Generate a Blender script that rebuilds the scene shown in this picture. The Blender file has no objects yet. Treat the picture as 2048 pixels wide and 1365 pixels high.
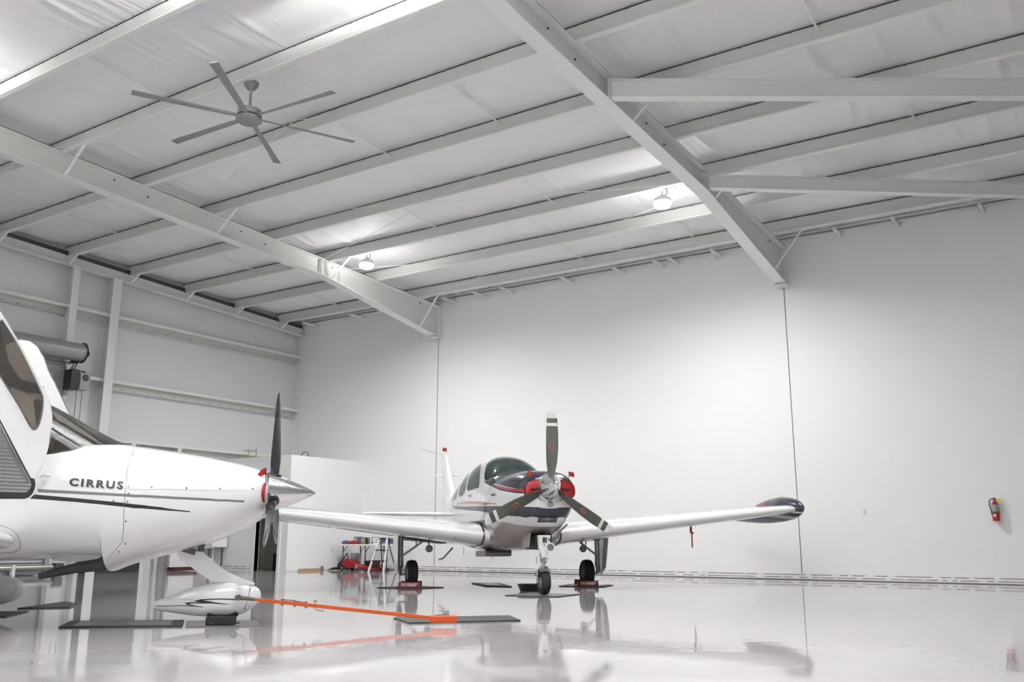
import bpy, math, random
from mathutils import Vector, Matrix, geometry
random.seed(7)
C = bpy.context.scene.collection
PI = math.pi
# ------------------------------------------------------------------ helpers
def srgb(h):
    h = h.lstrip('#'); v = [int(h[i:i+2], 16) / 255 for i in (0, 2, 4)]
    return tuple(x / 12.92 if x <= .04045 else ((x + .055) / 1.055) ** 2.4 for x in v)
def mat(name, col, rough=.5, metal=0, coat=0, emit=None, est=0, bump=None, trans=0, spec=.5):
    m = bpy.data.materials.new(name); m.use_nodes = True
    n = m.node_tree; b = n.nodes['Principled BSDF']
    if isinstance(col, str): col = srgb(col)
    b.inputs['Base Color'].default_value = (*col, 1)
    b.inputs['Roughness'].default_value = rough
    b.inputs['Metallic'].default_value = metal
    b.inputs['Coat Weight'].default_value = coat
    b.inputs['Coat Roughness'].default_value = .04
    b.inputs['Specular IOR Level'].default_value = spec
    if emit: b.inputs['Emission Color'].default_value = (*emit, 1); b.inputs['Emission Strength'].default_value = est
    # slight procedural unevenness
    tc = n.nodes.new('ShaderNodeTexCoord'); nz = n.nodes.new('ShaderNodeTexNoise')
    sc, st, mod = bump or (9, .02, .02)
    nz.inputs['Scale'].default_value = sc; nz.inputs['Detail'].default_value = 3
    n.links.new(tc.outputs['Object'], nz.inputs['Vector'])
    mx = n.nodes.new('ShaderNodeMix'); mx.data_type = 'RGBA'; mx.blend_type = 'MULTIPLY'; mx.inputs[0].default_value = 1
    rp = n.nodes.new('ShaderNodeMapRange'); rp.inputs[3].default_value = 1 - mod; rp.inputs[4].default_value = 1
    n.links.new(nz.outputs['Fac'], rp.inputs[0]); mx.inputs[6].default_value = (*col, 1)
    n.links.new(rp.outputs[0], mx.inputs[7]); n.links.new(mx.outputs[2], b.inputs['Base Color'])
    if bump:
        bp = n.nodes.new('ShaderNodeBump'); bp.inputs['Strength'].default_value = st; bp.inputs['Distance'].default_value = .02
        n.links.new(nz.outputs['Fac'], bp.inputs['Height']); n.links.new(bp.outputs[0], b.inputs['Normal'])
    return m
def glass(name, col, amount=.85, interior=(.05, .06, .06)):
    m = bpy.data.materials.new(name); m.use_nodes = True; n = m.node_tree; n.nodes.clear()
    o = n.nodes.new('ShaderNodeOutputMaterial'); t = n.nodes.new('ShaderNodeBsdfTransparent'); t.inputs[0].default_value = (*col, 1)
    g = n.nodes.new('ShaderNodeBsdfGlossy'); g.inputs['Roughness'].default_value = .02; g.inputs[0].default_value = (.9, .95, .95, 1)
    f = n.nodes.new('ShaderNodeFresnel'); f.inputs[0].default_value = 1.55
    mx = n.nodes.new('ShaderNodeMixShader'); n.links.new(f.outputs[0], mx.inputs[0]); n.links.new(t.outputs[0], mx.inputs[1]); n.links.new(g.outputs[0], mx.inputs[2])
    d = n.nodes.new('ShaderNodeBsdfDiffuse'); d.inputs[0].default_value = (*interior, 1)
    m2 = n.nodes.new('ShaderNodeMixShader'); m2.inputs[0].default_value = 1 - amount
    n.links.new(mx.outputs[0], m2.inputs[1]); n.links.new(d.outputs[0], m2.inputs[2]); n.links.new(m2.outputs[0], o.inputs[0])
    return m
def basis(d):
    d = Vector(d).normalized(); a = Vector((0, 0, 1)) if abs(d.z) < .9 else Vector((1, 0, 0))
    x = d.cross(a).normalized(); return x, d.cross(x).normalized(), d
class MB:
    def __init__(s): s.v = []; s.f = []; s.m = []
    def add(s, vs, fs, mi=0):
        o = len(s.v); s.v += [tuple(v) for v in vs]; s.f += [tuple(i + o for i in f) for f in fs]; s.m += [mi] * len(fs); return s
    def box(s, c, d, mi=0, rz=0, rx=0, ry=0):
        x, y, z = [k / 2 for k in d]; M = Matrix.Rotation(rz, 3, 'Z') @ Matrix.Rotation(ry, 3, 'Y') @ Matrix.Rotation(rx, 3, 'X')
        vs = [Vector(c) + M @ Vector((a * x, b * y, e * z)) for a in (-1, 1) for b in (-1, 1) for e in (-1, 1)]
        return s.add(vs, [(0, 1, 3, 2), (4, 6, 7, 5), (0, 4, 5, 1), (2, 3, 7, 6), (0, 2, 6, 4), (1, 5, 7, 3)], mi)
    def bb(s, a, b, mi=0):
        return s.box([(p + q) / 2 for p, q in zip(a, b)], [abs(q - p) for p, q in zip(a, b)], mi)
    def tube(s, pts, r, n=10, mi=0, cap=True, ell=None):
        pts = [Vector(p) for p in pts]; R = r if isinstance(r, (list, tuple)) else [r] * len(pts); vs = []; fs = []
        d0 = (pts[1] - pts[0]); X, Y, _ = basis(d0)
        for i, p in enumerate(pts):
            d = (pts[min(i + 1, len(pts) - 1)] - pts[max(i - 1, 0)]).normalized()
            X = (X - d * X.dot(d)).normalized(); Y = d.cross(X)
            for k in range(n):
                a = 2 * PI * k / n; vs.append(p + (X * math.cos(a) + Y * math.sin(a) * (ell or 1)) * R[i])
        for i in range(len(pts) - 1):
            for k in range(n): a, b = i * n + k, i * n + (k + 1) % n; fs.append((a, b, b + n, a + n))
        if cap: fs += [tuple(range(n - 1, -1, -1)), tuple(range((len(pts) - 1) * n, len(pts) * n))]
        return s.add(vs, fs, mi)
    def lathe(s, prof, c=(0, 0, 0), axis=(0, 0, 1), n=24, mi=0):
        X, Y, D = basis(axis); c = Vector(c); vs = []; fs = []
        for r, h in prof:
            for k in range(n): a = 2 * PI * k / n; vs.append(c + D * h + (X * math.cos(a) + Y * math.sin(a)) * max(r, 1e-4))
        for i in range(len(prof) - 1):
            for k in range(n): a, b = i * n + k, i * n + (k + 1) % n; fs.append((a, b, b + n, a + n))
        if prof[0][0] > 1e-3: fs.append(tuple(range(n - 1, -1, -1)))
        if prof[-1][0] > 1e-3: fs.append(tuple(range((len(prof) - 1) * n, len(prof) * n)))
        return s.add(vs, fs, mi)
    def prism(s, poly, P, mi=0):      # poly of 2-D points, P(u,v,side 0/1) -> 3-D
        n = len(poly); vs = [P(u, v, 0) for u, v in poly] + [P(u, v, 1) for u, v in poly]
        return s.add(vs, [tuple(range(n - 1, -1, -1)), tuple(range(n, 2 * n))] + [(i, (i + 1) % n, n + (i + 1) % n, n + i) for i in range(n)], mi)
    def beam(s, a, b, prof, up=(0, 0, 1), mi=0):   # open/closed 2-D profile (side,up) swept from a to b
        a, b = Vector(a), Vector(b); d = (b - a).normalized(); X = d.cross(Vector(up)).normalized(); U = X.cross(d)
        n = len(prof); vs = [p + X * u + U * w for p in (a, b) for u, w in prof]
        return s.add(vs, [tuple(range(n - 1, -1, -1)), tuple(range(n, 2 * n))] + [(i, (i + 1) % n, n + (i + 1) % n, n + i) for i in range(n)], mi)
    def loft(s, rings, mi=0, cap=True, closed=True):
        n = len(rings[0]); vs = [p for r in rings for p in r]; fs = []
        for i in range(len(rings) - 1):
            for k in range(n if closed else n - 1): a, b = i * n + k, i * n + (k + 1) % n; fs.append((a, b, b + n, a + n))
        if cap: fs += [tuple(range(n - 1, -1, -1)), tuple(range((len(rings) - 1) * n, len(rings) * n))]
        return s.add(vs, fs, mi)
    def build(s, name, mats, parent=None, smooth=None, bevel=0, recalc=True):
        me = bpy.data.meshes.new(name); me.from_pydata(s.v, [], s.f)
        if not isinstance(mats, (list, tuple)): mats = [mats]
        for m in mats: me.materials.append(m)
        for p, i in zip(me.polygons, s.m): p.material_index = i
        me.update()
        if recalc:
            import bmesh
            bm = bmesh.new(); bm.from_mesh(me); bmesh.ops.recalc_face_normals(bm, faces=bm.faces); bm.to_mesh(me); bm.free()
        if smooth is not None:
            me.shade_smooth()
            if smooth: 
                try: me.set_sharp_from_angle(angle=math.radians(smooth))
                except Exception: pass
        o = bpy.data.objects.new(name, me); C.objects.link(o)
        if parent: o.parent = parent
        if bevel:
            b = o.modifiers.new('bevel', 'BEVEL'); b.width = bevel; b.segments = 2; b.limit_method = 'ANGLE'
        return o
def tag(o, label, cat, group=None, kind=None):
    o['label'] = label; o['category'] = cat
    if group: o['group'] = group
    if kind: o['kind'] = kind
    return o
def thing(name, label, cat, loc=(0, 0, 0), rz=0, group=None):
    o = bpy.data.objects.new(name, None); C.objects.link(o); o.location = loc; o.rotation_euler = (0, 0, rz); o.empty_display_size = .2
    return tag(o, label, cat, group)
def struct(o): o['kind'] = 'structure'; return o
def copy_tree(o, parent=None):
    c = o.copy(); C.objects.link(c)
    if parent: c.parent = parent
    for ch in list(o.children): copy_tree(ch, c)
    return c
I_PROF = lambda w, h, t=.012: [(-w/2, 0), (w/2, 0), (w/2, t), (t/2, t), (t/2, h - t), (w/2, h - t), (w/2, h), (-w/2, h), (-w/2, h - t), (-t/2, h - t), (-t/2, t), (-w/2, t)]

# ------------------------------------------------------------------ materials
M_wall = mat('white_drywall_paint', (.83, .835, .83), .55, bump=(40, .03, .015))
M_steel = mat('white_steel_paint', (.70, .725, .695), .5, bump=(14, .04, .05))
M_steel_l = mat('white_steel_paint_lit', (.82, .835, .81), .5, bump=(14, .04, .05))  # lighter copy of the steel paint; light on flanges put into the colour
M_dark = mat('dark_gap', (.03, .03, .032), .8)
M_white = mat('aircraft_white_paint', (.80, .80, .81), .22, coat=1)
M_navy = mat('dark_navy_paint', (.030, .032, .050), .25, coat=.5)
M_red = mat('deep_red_paint', (.33, .012, .03), .25, coat=1)
M_redcloth = mat('red_vinyl', (.25, .004, .008), .45)
M_chock = mat('dark_red_chock_paint', (.17, .008, .016), .45)
M_tan = mat('beige_belly_paint', (.40, .35, .325), .22, coat=.8, bump=(3, .1, .25))
M_black = mat('black_paint', (.012, .012, .013), .35)
M_rubber = mat('black_tire_rubber', (.012, .012, .012), .75, bump=(60, .1, .1))
M_grey = mat('grey_stripe_paint', (.16, .16, .165), .3, coat=.5)
M_chrome = mat('polished_metal', (.78, .78, .79), .08, metal=1)
M_metal = mat('dull_metal', (.42, .42, .40), .35, metal=.8)
M_mdark = mat('dark_metal', (.12, .12, .115), .4, metal=.6)
M_blade = mat('dark_grey_blade_paint', (.055, .056, .048), .45)
M_bladec = mat('charcoal_composite_blade', (.022, .023, .026), .22, coat=.8)
M_bladew = mat('white_blade_tip_paint', (.62, .62, .60), .4)
M_orange = mat('orange_enamel', (.42, .06, .006), .35)
M_mat = mat('dark_rubber_mat', (.035, .036, .036), .55, bump=(30, .2, .3))
M_matg = mat('grey_metal_drip_tray', (.22, .22, .215), .3, metal=.5)
M_fan = mat('grey_fan_paint', (.24, .24, .235), .45)
M_lbl = mat('pale_label', (.62, .62, .55), .5)
M_yellow = mat('yellow_tag', (.65, .55, .05), .5)
M_zinc = mat('grey_shutter_steel', (.36, .37, .38), .38, metal=.35, bump=(20, .04, .08))
M_tan2 = mat('cardboard', (.40, .27, .17), .8)
M_blue = mat('dull_blue_plastic', (.07, .08, .18), .5)
M_interior = mat('cabin_lining', (.16, .15, .14), .8)
M_seat = mat('seat_leather', (.12, .11, .10), .55)
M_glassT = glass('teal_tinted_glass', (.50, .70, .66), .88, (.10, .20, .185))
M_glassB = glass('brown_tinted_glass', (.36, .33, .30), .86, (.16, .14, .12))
M_lens = mat('lamp_lens', (.25, .26, .27), .15, metal=.4, bump=(120, .5, .6))
M_yel = mat('pale_yellow_paint', (.5, .47, .25), .5)
def two_sided(m, inner):        # paint outside, lining on the back of the same sheet
    n = m.node_tree; out = n.nodes['Material Output']; b = n.nodes['Principled BSDF']
    g = n.nodes.new('ShaderNodeNewGeometry'); d = n.nodes.new('ShaderNodeBsdfDiffuse'); d.inputs[0].default_value = (*inner, 1)
    x = n.nodes.new('ShaderNodeMixShader'); n.links.new(g.outputs['Backfacing'], x.inputs[0]); n.links.new(b.outputs[0], x.inputs[1]); n.links.new(d.outputs[0], x.inputs[2]); n.links.new(x.outputs[0], out.inputs[0])
M_skinw = mat('fuselage_white_paint', (.80, .80, .81), .22, coat=1); two_sided(M_skinw, (.10, .095, .09))
M_skinn = mat('fuselage_navy_paint', (.028, .030, .048), .25, coat=.4, spec=.35); two_sided(M_skinn, (.04, .04, .04))
def floor_mat():
    m = bpy.data.materials.new('glossy_epoxy_floor'); m.use_nodes = True; n = m.node_tree; b = n.nodes['Principled BSDF']
    tc = n.nodes.new('ShaderNodeTexCoord')
    n1 = n.nodes.new('ShaderNodeTexNoise'); n1.inputs['Scale'].default_value = .45; n1.inputs['Detail'].default_value = 5; n1.inputs['Distortion'].default_value = 1.2
    n.links.new(tc.outputs['Object'], n1.inputs['Vector'])
    cr = n.nodes.new('ShaderNodeValToRGB'); cr.color_ramp.elements[0].position = .3; cr.color_ramp.elements[1].position = .7
    cr.color_ramp.elements[0].color = (.39, .375, .39, 1); cr.color_ramp.elements[1].color = (.49, .475, .485, 1)
    n.links.new(n1.outputs['Fac'], cr.inputs[0]); n.links.new(cr.outputs[0], b.inputs['Base Color'])
    b.inputs['Roughness'].default_value = .045; b.inputs['Specular IOR Level'].default_value = .6
    n2 = n.nodes.new('ShaderNodeTexNoise'); n2.inputs['Scale'].default_value = 2.2; n2.inputs['Detail'].default_value = 2; n2.inputs['Distortion'].default_value = .6
    n3 = n.nodes.new('ShaderNodeTexNoise'); n3.inputs['Scale'].default_value = 9; n3.inputs['Detail'].default_value = 1
    for q in (n2, n3): n.links.new(tc.outputs['Object'], q.inputs['Vector'])
    bp = n.nodes.new('ShaderNodeBump'); bp.inputs['Strength'].default_value = .06; bp.inputs['Distance'].default_value = .02
    b2 = n.nodes.new('ShaderNodeBump'); b2.inputs['Strength'].default_value = .018; b2.inputs['Distance'].default_value = .01
    n.links.new(n2.outputs['Fac'], bp.inputs['Height']); n.links.new(n3.outputs['Fac'], b2.inputs['Height']); n.links.new(bp.outputs[0], b2.inputs['Normal']); n.links.new(b2.outputs[0], b.inputs['Normal'])
    return m
M_floor = floor_mat()
def sheet_mat(name, col, sx, sy, strength):
    m = bpy.data.materials.new(name); m.use_nodes = True; n = m.node_tree; b = n.nodes['Principled BSDF']
    b.inputs['Base Color'].default_value = (*col, 1); b.inputs['Roughness'].default_value = .6; b.inputs['Specular IOR Level'].default_value = .3
    tc = n.nodes.new('ShaderNodeTexCoord'); mp = n.nodes.new('ShaderNodeMapping'); mp.inputs['Scale'].default_value = (sx, sy, sy); mp.inputs['Rotation'].default_value = (0, 0, .22)
    nz = n.nodes.new('ShaderNodeTexNoise'); nz.inputs['Scale'].default_value = 1; nz.inputs['Detail'].default_value = 3; nz.inputs['Distortion'].default_value = .5
    msk = n.nodes.new('ShaderNodeTexNoise'); msk.inputs['Scale'].default_value = .5
    mr = n.nodes.new('ShaderNodeMapRange'); mr.inputs[1].default_value = .42; mr.inputs[2].default_value = .62
    mu = n.nodes.new('ShaderNodeMath'); mu.operation = 'MULTIPLY'
    bp = n.nodes.new('ShaderNodeBump'); bp.inputs['Strength'].default_value = strength; bp.inputs['Distance'].default_value = .03
    n.links.new(tc.outputs['Object'], mp.inputs[0]); n.links.new(mp.outputs[0], nz.inputs['Vector']); n.links.new(tc.outputs['Object'], msk.inputs['Vector'])
    n.links.new(msk.outputs['Fac'], mr.inputs[0]); n.links.new(nz.outputs['Fac'], mu.inputs[0]); n.links.new(mr.outputs[0], mu.inputs[1])
    n.links.new(mu.outputs[0], bp.inputs['Height']); n.links.new(bp.outputs[0], b.inputs['Normal'])
    return m
M_insul = sheet_mat('white_vinyl_insulation', (.84, .84, .85), 7, .5, 1.3)
M_insulw = sheet_mat('white_vinyl_wall_insulation', (.76, .765, .79), 1.2, 1.2, .18)
def base_mat():   # drywall foot with broken rows of purple stencil lines
    m = bpy.data.materials.new('stencilled_drywall_foot'); m.use_nodes = True; n = m.node_tree; b = n.nodes['Principled BSDF']; b.inputs['Roughness'].default_value = .6
    tc = n.nodes.new('ShaderNodeTexCoord'); sp = n.nodes.new('ShaderNodeSeparateXYZ'); n.links.new(tc.outputs['Object'], sp.inputs[0])
    def noise(sx, sz, thr, seed):
        cb = n.nodes.new('ShaderNodeCombineXYZ'); a = n.nodes.new('ShaderNodeMath'); a.operation = 'MULTIPLY'; a.inputs[1].default_value = sx; c = n.nodes.new('ShaderNodeMath'); c.operation = 'MULTIPLY'; c.inputs[1].default_value = sz
        n.links.new(sp.outputs[0], a.inputs[0]); n.links.new(sp.outputs[2], c.inputs[0]); n.links.new(a.outputs[0], cb.inputs[0]); n.links.new(c.outputs[0], cb.inputs[1]); cb.inputs[2].default_value = seed
        z = n.nodes.new('ShaderNodeTexNoise'); z.inputs['Scale'].default_value = 1; z.inputs['Detail'].default_value = 2; n.links.new(cb.outputs[0], z.inputs['Vector'])
        g = n.nodes.new('ShaderNodeMath'); g.operation = 'GREATER_THAN'; g.inputs[1].default_value = thr; n.links.new(z.outputs['Fac'], g.inputs[0]); return g.outputs[0]
    # rows
    md = n.nodes.new('ShaderNodeMath'); md.operation = 'PINGPONG'; md.inputs[1].default_value = .025; n.links.new(sp.outputs[2], md.inputs[0])
    lt = n.nodes.new('ShaderNodeMath'); lt.operation = 'LESS_THAN'; lt.inputs[1].default_value = .008; n.links.new(md.outputs[0], lt.inputs[0])
    k = n.nodes.new('ShaderNodeMath'); k.operation = 'MULTIPLY'; n.links.new(lt.outputs[0], k.inputs[0]); n.links.new(noise(5.2, 18, .43, 3.1), k.inputs[1])
    k2 = n.nodes.new('ShaderNodeMath'); k2.operation = 'MULTIPLY'; n.links.new(k.outputs[0], k2.inputs[0]); n.links.new(noise(.5, 1, .33, 8.2), k2.inputs[1])
    mx = n.nodes.new('ShaderNodeMix'); mx.data_type = 'RGBA'; n.links.new(k2.outputs[0], mx.inputs[0]); mx.inputs[6].default_value = (.80, .80, .80, 1); mx.inputs[7].default_value = (.24, .17, .24, 1)
    n.links.new(mx.outputs[2], b.inputs['Base Color']); return m
M_base = base_mat()

# ------------------------------------------------------------------ camera
f_px = 1830.4
cam = bpy.data.cameras.new('camera'); cam.lens = f_px / 2048 * 36; cam.sensor_width = 36; cam.clip_start = .05; cam.clip_end = 200
co = bpy.data.objects.new('camera', cam); C.objects.link(co)
yaw, pitch, roll = -.5819, .216, -.0021
def rotm():
    c, s = math.cos(yaw), math.sin(yaw); A = Matrix(((c, -s, 0), (s, c, 0), (0, 0, 1)))
    c, s = math.cos(pitch), math.sin(pitch); B = Matrix(((1, 0, 0), (0, c, s), (0, -s, c)))
    c, s = math.cos(roll), math.sin(roll); D_ = Matrix(((c, 0, -s), (0, 1, 0), (s, 0, c)))
    return D_ @ B @ A
Rm = rotm(); r, fw, up = Rm[0], Rm[1], Rm[2]
co.matrix_world = Matrix(((r[0], up[0], -fw[0], 0), (r[1], up[1], -fw[1], 0), (r[2], up[2], -fw[2], .72), (0, 0, 0, 1)))
bpy.context.scene.camera = co

# ------------------------------------------------------------------ hall shell
D = 18.569; XL = -19.548; X1 = -14.527; X2 = -5.404; SL = .0414; XR = 12.8; YF = -9.0
PT = lambda y: 7.041 + SL * (D - y)              # top of the purlins
PD = .27                                          # purlin depth
RT = lambda y: PT(y) - PD                          # top of the rafters
PY = [D - .9284 - 1.604 * k for k in range(17)]
b = MB(); b.bb((XL - .4, YF, -.2), (XR, D + .2, 0)); struct(b.build('floor', M_floor))
b = MB(); b.bb((XL - .4, D, .0), (XR, D + .2, 6.93)); struct(b.build('wall_back', M_wall))
b = MB(); b.bb((XL - .36, YF, 0), (XL - .22, D, 8.4)); struct(b.build('wall_left', M_insulw))
b = MB(); b.bb((XL - .4, YF - .2, 0), (XR, YF, 8.5)); struct(b.build('wall_front', M_wall))
b = MB(); b.bb((XR, YF, 0), (XR + .2, D, 8.5)); struct(b.build('wall_right', M_wall))
# foot of the back wall, the dark gap under it and the two vertical joints
b = MB(); b.bb((XL, D - .006, .02), (XR, D + .01, .135)); struct(b.build('baseboard_back', M_base))
b = MB(); b.bb((XL, D - .012, 0), (XR, D, .011)); struct(b.build('trim_1', mat('floor_joint_grey', (.10, .10, .10), .7)))
for i, x in enumerate((X1, X2)):
    b = MB(); b.bb((x - .008, D - .004, 0), (x + .008, D + .01, 6.0)); struct(b.build('trim_%d' % (i + 2), mat('joint_gap_grey', (.16, .16, .155), .8)))
# insulation sheet over the purlins: sags between them and puckers
def roof_sheet():
    edges = [D + .15] + PY + [YF - .1]; ys = []
    for a, c in zip(edges[:-1], edges[1:]):
        n = 9
        for k in range(n): ys.append((a + (c - a) * k / n, k / n, abs(a - c)))
    ys.append((edges[-1], 0, 1))
    nx = 900; x0, x1 = XL - .4, XR + .1; rnd = random.Random(3)
    folds = [[(rnd.uniform(x0, x1), rnd.uniform(.03, .08), rnd.uniform(-.02, .03), rnd.uniform(-.5, .5)) for _ in range(70)] + [(rnd.gauss(c0, .35), rnd.uniform(.03, .055), rnd.uniform(-.02, .045), rnd.uniform(-.35, .1)) for c0 in [rnd.uniform(-5, 3) for _ in range(4)] + [rnd.uniform(-19, -5) for _ in range(3)] for _ in range(9)] for _ in edges]
    vs = []; fs = []
    for j, (y, t, L) in enumerate(ys):
        seg = j // 9; s = math.sin(PI * t)
        F = folds[min(seg, len(folds) - 1)]; row = [0.0] * (nx + 1)
        for fx, w, a, sk in F:
            c = fx + sk * t; i0 = int((c - 3 * w - x0) / (x1 - x0) * nx); i1 = int((c + 3 * w - x0) / (x1 - x0) * nx) + 1
            for i in range(max(i0, 0), min(i1, nx) + 1):
                x = x0 + (x1 - x0) * i / nx; row[i] += a * math.exp(-((x - c) / w) ** 2) * s
        for i in range(nx + 1):
            x = x0 + (x1 - x0) * i / nx
            vs.append((x, y, PT(y) + .03 - .035 * s - row[i] - .004 * math.sin(x * 3.1 + seg) * s))
    for j in range(len(ys) - 1):
        for i in range(nx): a = j * (nx + 1) + i; fs.append((a, a + 1, a + nx + 2, a + nx + 1))
    m = MB(); m.add(vs, fs); return struct(m.build('ceiling', M_insul, smooth=0))
roof_sheet()
b = MB(); b.add([(XL - .5, YF - .3, 8.45), (XR + .3, YF - .3, 8.45), (XR + .3, D + .3, 7.35), (XL - .5, D + .3, 7.35)], [(0, 1, 2, 3)]); struct(b.build('roof', M_zinc))
# eave strip between back wall top and roof
b = MB(); b.bb((XL, D - .02, 6.93), (XR, D + .1, 7.12)); b.bb((XL, D - .12, 6.915), (XR, D + .02, 6.935)); struct(b.build('trim_4', M_steel))
ORD = ['first', 'second', 'third', 'fourth', 'fifth', 'sixth', 'seventh', 'eighth', 'ninth', 'tenth', 'eleventh', 'twelfth', 'thirteenth', 'fourteenth', 'fifteenth', 'sixteenth', 'seventeenth']
for k, y in enumerate(PY[:11]):
    t = thing('roof_purlin', 'white steel roof purlin, ' + ORD[k] + ' one out from the white back wall', 'purlin', (0, y, 0), group='roof purlins')
    z1, z0 = PT(y), PT(y) - PD; m = MB()
    prof = [(0, 0), (-.075, 0), (-.075, .02), (-.072, .02), (-.072, .004), (0, .004)]
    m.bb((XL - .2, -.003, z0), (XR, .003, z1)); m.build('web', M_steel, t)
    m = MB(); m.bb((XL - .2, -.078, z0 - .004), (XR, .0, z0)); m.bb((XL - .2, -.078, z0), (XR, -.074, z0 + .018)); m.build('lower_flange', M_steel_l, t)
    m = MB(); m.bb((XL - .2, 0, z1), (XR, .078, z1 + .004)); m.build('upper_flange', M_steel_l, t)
    m = MB(); m.bb((XL - .2, -.012, z1 - .004), (XR, 0, z1 + .006)); m.build('painted_shadow_strip', M_dark, t)  # dark strip paints the shade along the purlin top
    rnd = random.Random(k); m = MB(); x = XL + .3 + rnd.random() * .3
    while x < 4: m.tube([(x, -.02, z1 - .03), (x + .004, -.012, z1 + .004)], .0045, 4, cap=False); x += .36 + rnd.uniform(-.02, .02)
    s = m.build('screw_tips', M_dark, t); s['kind'] = 'stuff'
# eave channel beside the back wall with stub brackets
t = thing('eave_channel', 'white steel channel running along the top of the back wall', 'channel', (0, 0, 0))
m = MB(); m.bb((XL, D - .09, 6.98), (XR, D - .084, 7.035)); m.build('channel_web', M_steel, t)
for i, x in enumerate((-19.0, -17.2, -16.2, -14.0, -13.0, -12.2, -10.5, -9.1, -8.1, -7.75, -6.75, -4.2, -3.1, -1.6, .2)):
    m = MB(); m.bb((x, D - .62, 6.80), (x + .06, D - .02, 6.845)); m.bb((x, D - .62, 6.80), (x + .006, D - .02, 6.87)); m.build('stub_bracket', M_steel_l, t)
    
# rafters
def rafter(X, label, full=True, y0=YF + .2):
    t = thing('roof_rafter', label, 'rafter', (X, 0, 0), group='roof rafters')
    rows = [(y0, RT(y0) - .45), (14.15, 6.59), (D - .02, 5.94)]
    m = MB()
    for (ya, za), (yb, zb) in zip(rows[:-1], rows[1:]):
        m.add([(-.005, ya, za), (.005, ya, za), (.005, yb, zb), (-.005, yb, zb), (-.005, ya, RT(ya)), (.005, ya, RT(ya)), (.005, yb, RT(yb)), (-.005, yb, RT(yb))], [(0, 1, 2, 3), (4, 7, 6, 5), (0, 3, 7, 4), (1, 5, 6, 2), (0, 4, 5, 1), (3, 2, 6, 7)])
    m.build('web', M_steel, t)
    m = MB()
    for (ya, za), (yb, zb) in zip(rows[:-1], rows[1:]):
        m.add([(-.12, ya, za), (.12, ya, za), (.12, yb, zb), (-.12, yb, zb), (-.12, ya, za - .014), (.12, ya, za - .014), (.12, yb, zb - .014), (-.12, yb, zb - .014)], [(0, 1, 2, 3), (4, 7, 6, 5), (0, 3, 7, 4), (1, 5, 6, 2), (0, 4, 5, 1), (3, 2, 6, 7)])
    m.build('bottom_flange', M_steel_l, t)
    m = MB(); ya, yb = y0, D - .05
    m.add([(-.12, ya, RT(ya) - .012), (.12, ya, RT(ya) - .012), (.12, yb, RT(yb) - .012), (-.12, yb, RT(yb) - .012), (-.12, ya, RT(ya)), (.12, ya, RT(ya)), (.12, yb, RT(yb)), (-.12, yb, RT(yb))], [(0, 1, 2, 3), (4, 7, 6, 5), (0, 3, 7, 4), (1, 5, 6, 2), (0, 4, 5, 1), (3, 2, 6, 7)])
    m.build('top_flange', M_steel_l, t)
    for y in (14.15, 14.75):
        zl = 6.585 if y < 14.3 else 6.49
        m = MB(); m.bb((-.1, y - .006, zl), (.1, y + .006, RT(y) - .012)); m.build('stiffener_plate', M_steel_l, t)
    m = MB(); m.bb((-.1, D - .035, 5.94), (.1, D - .02, RT(D) - .01)); m.bb((-.13, D - .3, 5.925), (.13, D - .02, 5.94)); m.build('end_plate', M_steel_l, t)
    for y, z in ((11.9, 6.95), (12.55, 6.85), (9.7, 6.98), (9.0, 7.08), (14.55, 6.85), (17.75, 6.72)):
        m = MB(); m.tube([(-.03, y, z), (.03, y, z)], .014, 8); m.build('rod_anchor', M_mdark, t)
    m = MB(); n = 60; R = random.Random(int(X * 10)); pts = []
    for i in range(n + 1):
        y = 5 + (D - .1 - 5) * i / n; ph = ((PY[0] - y) / 1.604) % 1
        pts.append((.108, y, RT(y) + .004 + .012 * math.sin(PI * ph)))
    m.tube(pts, .006, 4); m.tube([(-p[0], p[1], p[2]) for p in pts], .006, 4); m.build('sheet_edge', M_dark, t)
    return t
rafter(X1, 'deep white steel rafter crossing the left half of the roof', y0=YF + .2)
rafter(X2, 'deep white steel rafter running down to the back wall right of centre')
rafter(3.72, 'deep white steel rafter at the far right of the roof')
# end-wall frame beam under the left gable
t = thing('gable_beam', 'white steel beam with narrow flange along the top of the left wall', 'beam', (XL, 0, 0))
def slope_box(m, x0, x1, ya, yb, z0, z1):
    q = lambda y: PT(y) - PT(D)
    m.add([(x0, ya, z0 + q(ya)), (x1, ya, z0 + q(ya)), (x1, yb, z0 + q(yb)), (x0, yb, z0 + q(yb)), (x0, ya, z1 + q(ya)), (x1, ya, z1 + q(ya)), (x1, yb, z1 + q(yb)), (x0, yb, z1 + q(yb))], [(0, 1, 2, 3), (4, 7, 6, 5), (0, 3, 7, 4), (1, 5, 6, 2), (0, 4, 5, 1), (3, 2, 6, 7)])
m = MB(); slope_box(m, -.006, .006, YF, D - .02, 6.60, 6.81); m.build('web', M_steel, t)
m = MB(); slope_box(m, -.07, .09, YF, D - .02, 6.585, 6.6); m.build('bottom_flange', M_steel_l, t)
m = MB(); slope_box(m, -.20, -.06, YF, D - .02, 6.81, 6.93); m.build('painted_gap_shade', M_mdark, t)  # dark box stands in for the shade in the gap above the beam
# columns of the left wall
for y, w, zt, nm in ((11.38, .17, 6.88, 'white steel column in the left wall standing above the roller door motor'), (12.42, .22, 6.84, 'white steel column in the left wall just right of the roller door')):
    t = thing('wall_column', nm, 'column', (XL - .02, y, 0)); z0 = 5.08 if y < 12 else 0
    m = MB(); m.bb((-.2, -.006, z0), (.12, .006, zt)); m.build('web', M_steel, t)
    m = MB(); m.bb((.12, -w / 2, z0), (.134, w / 2, zt)); m.build('front_flange', M_steel_l, t)
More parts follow.
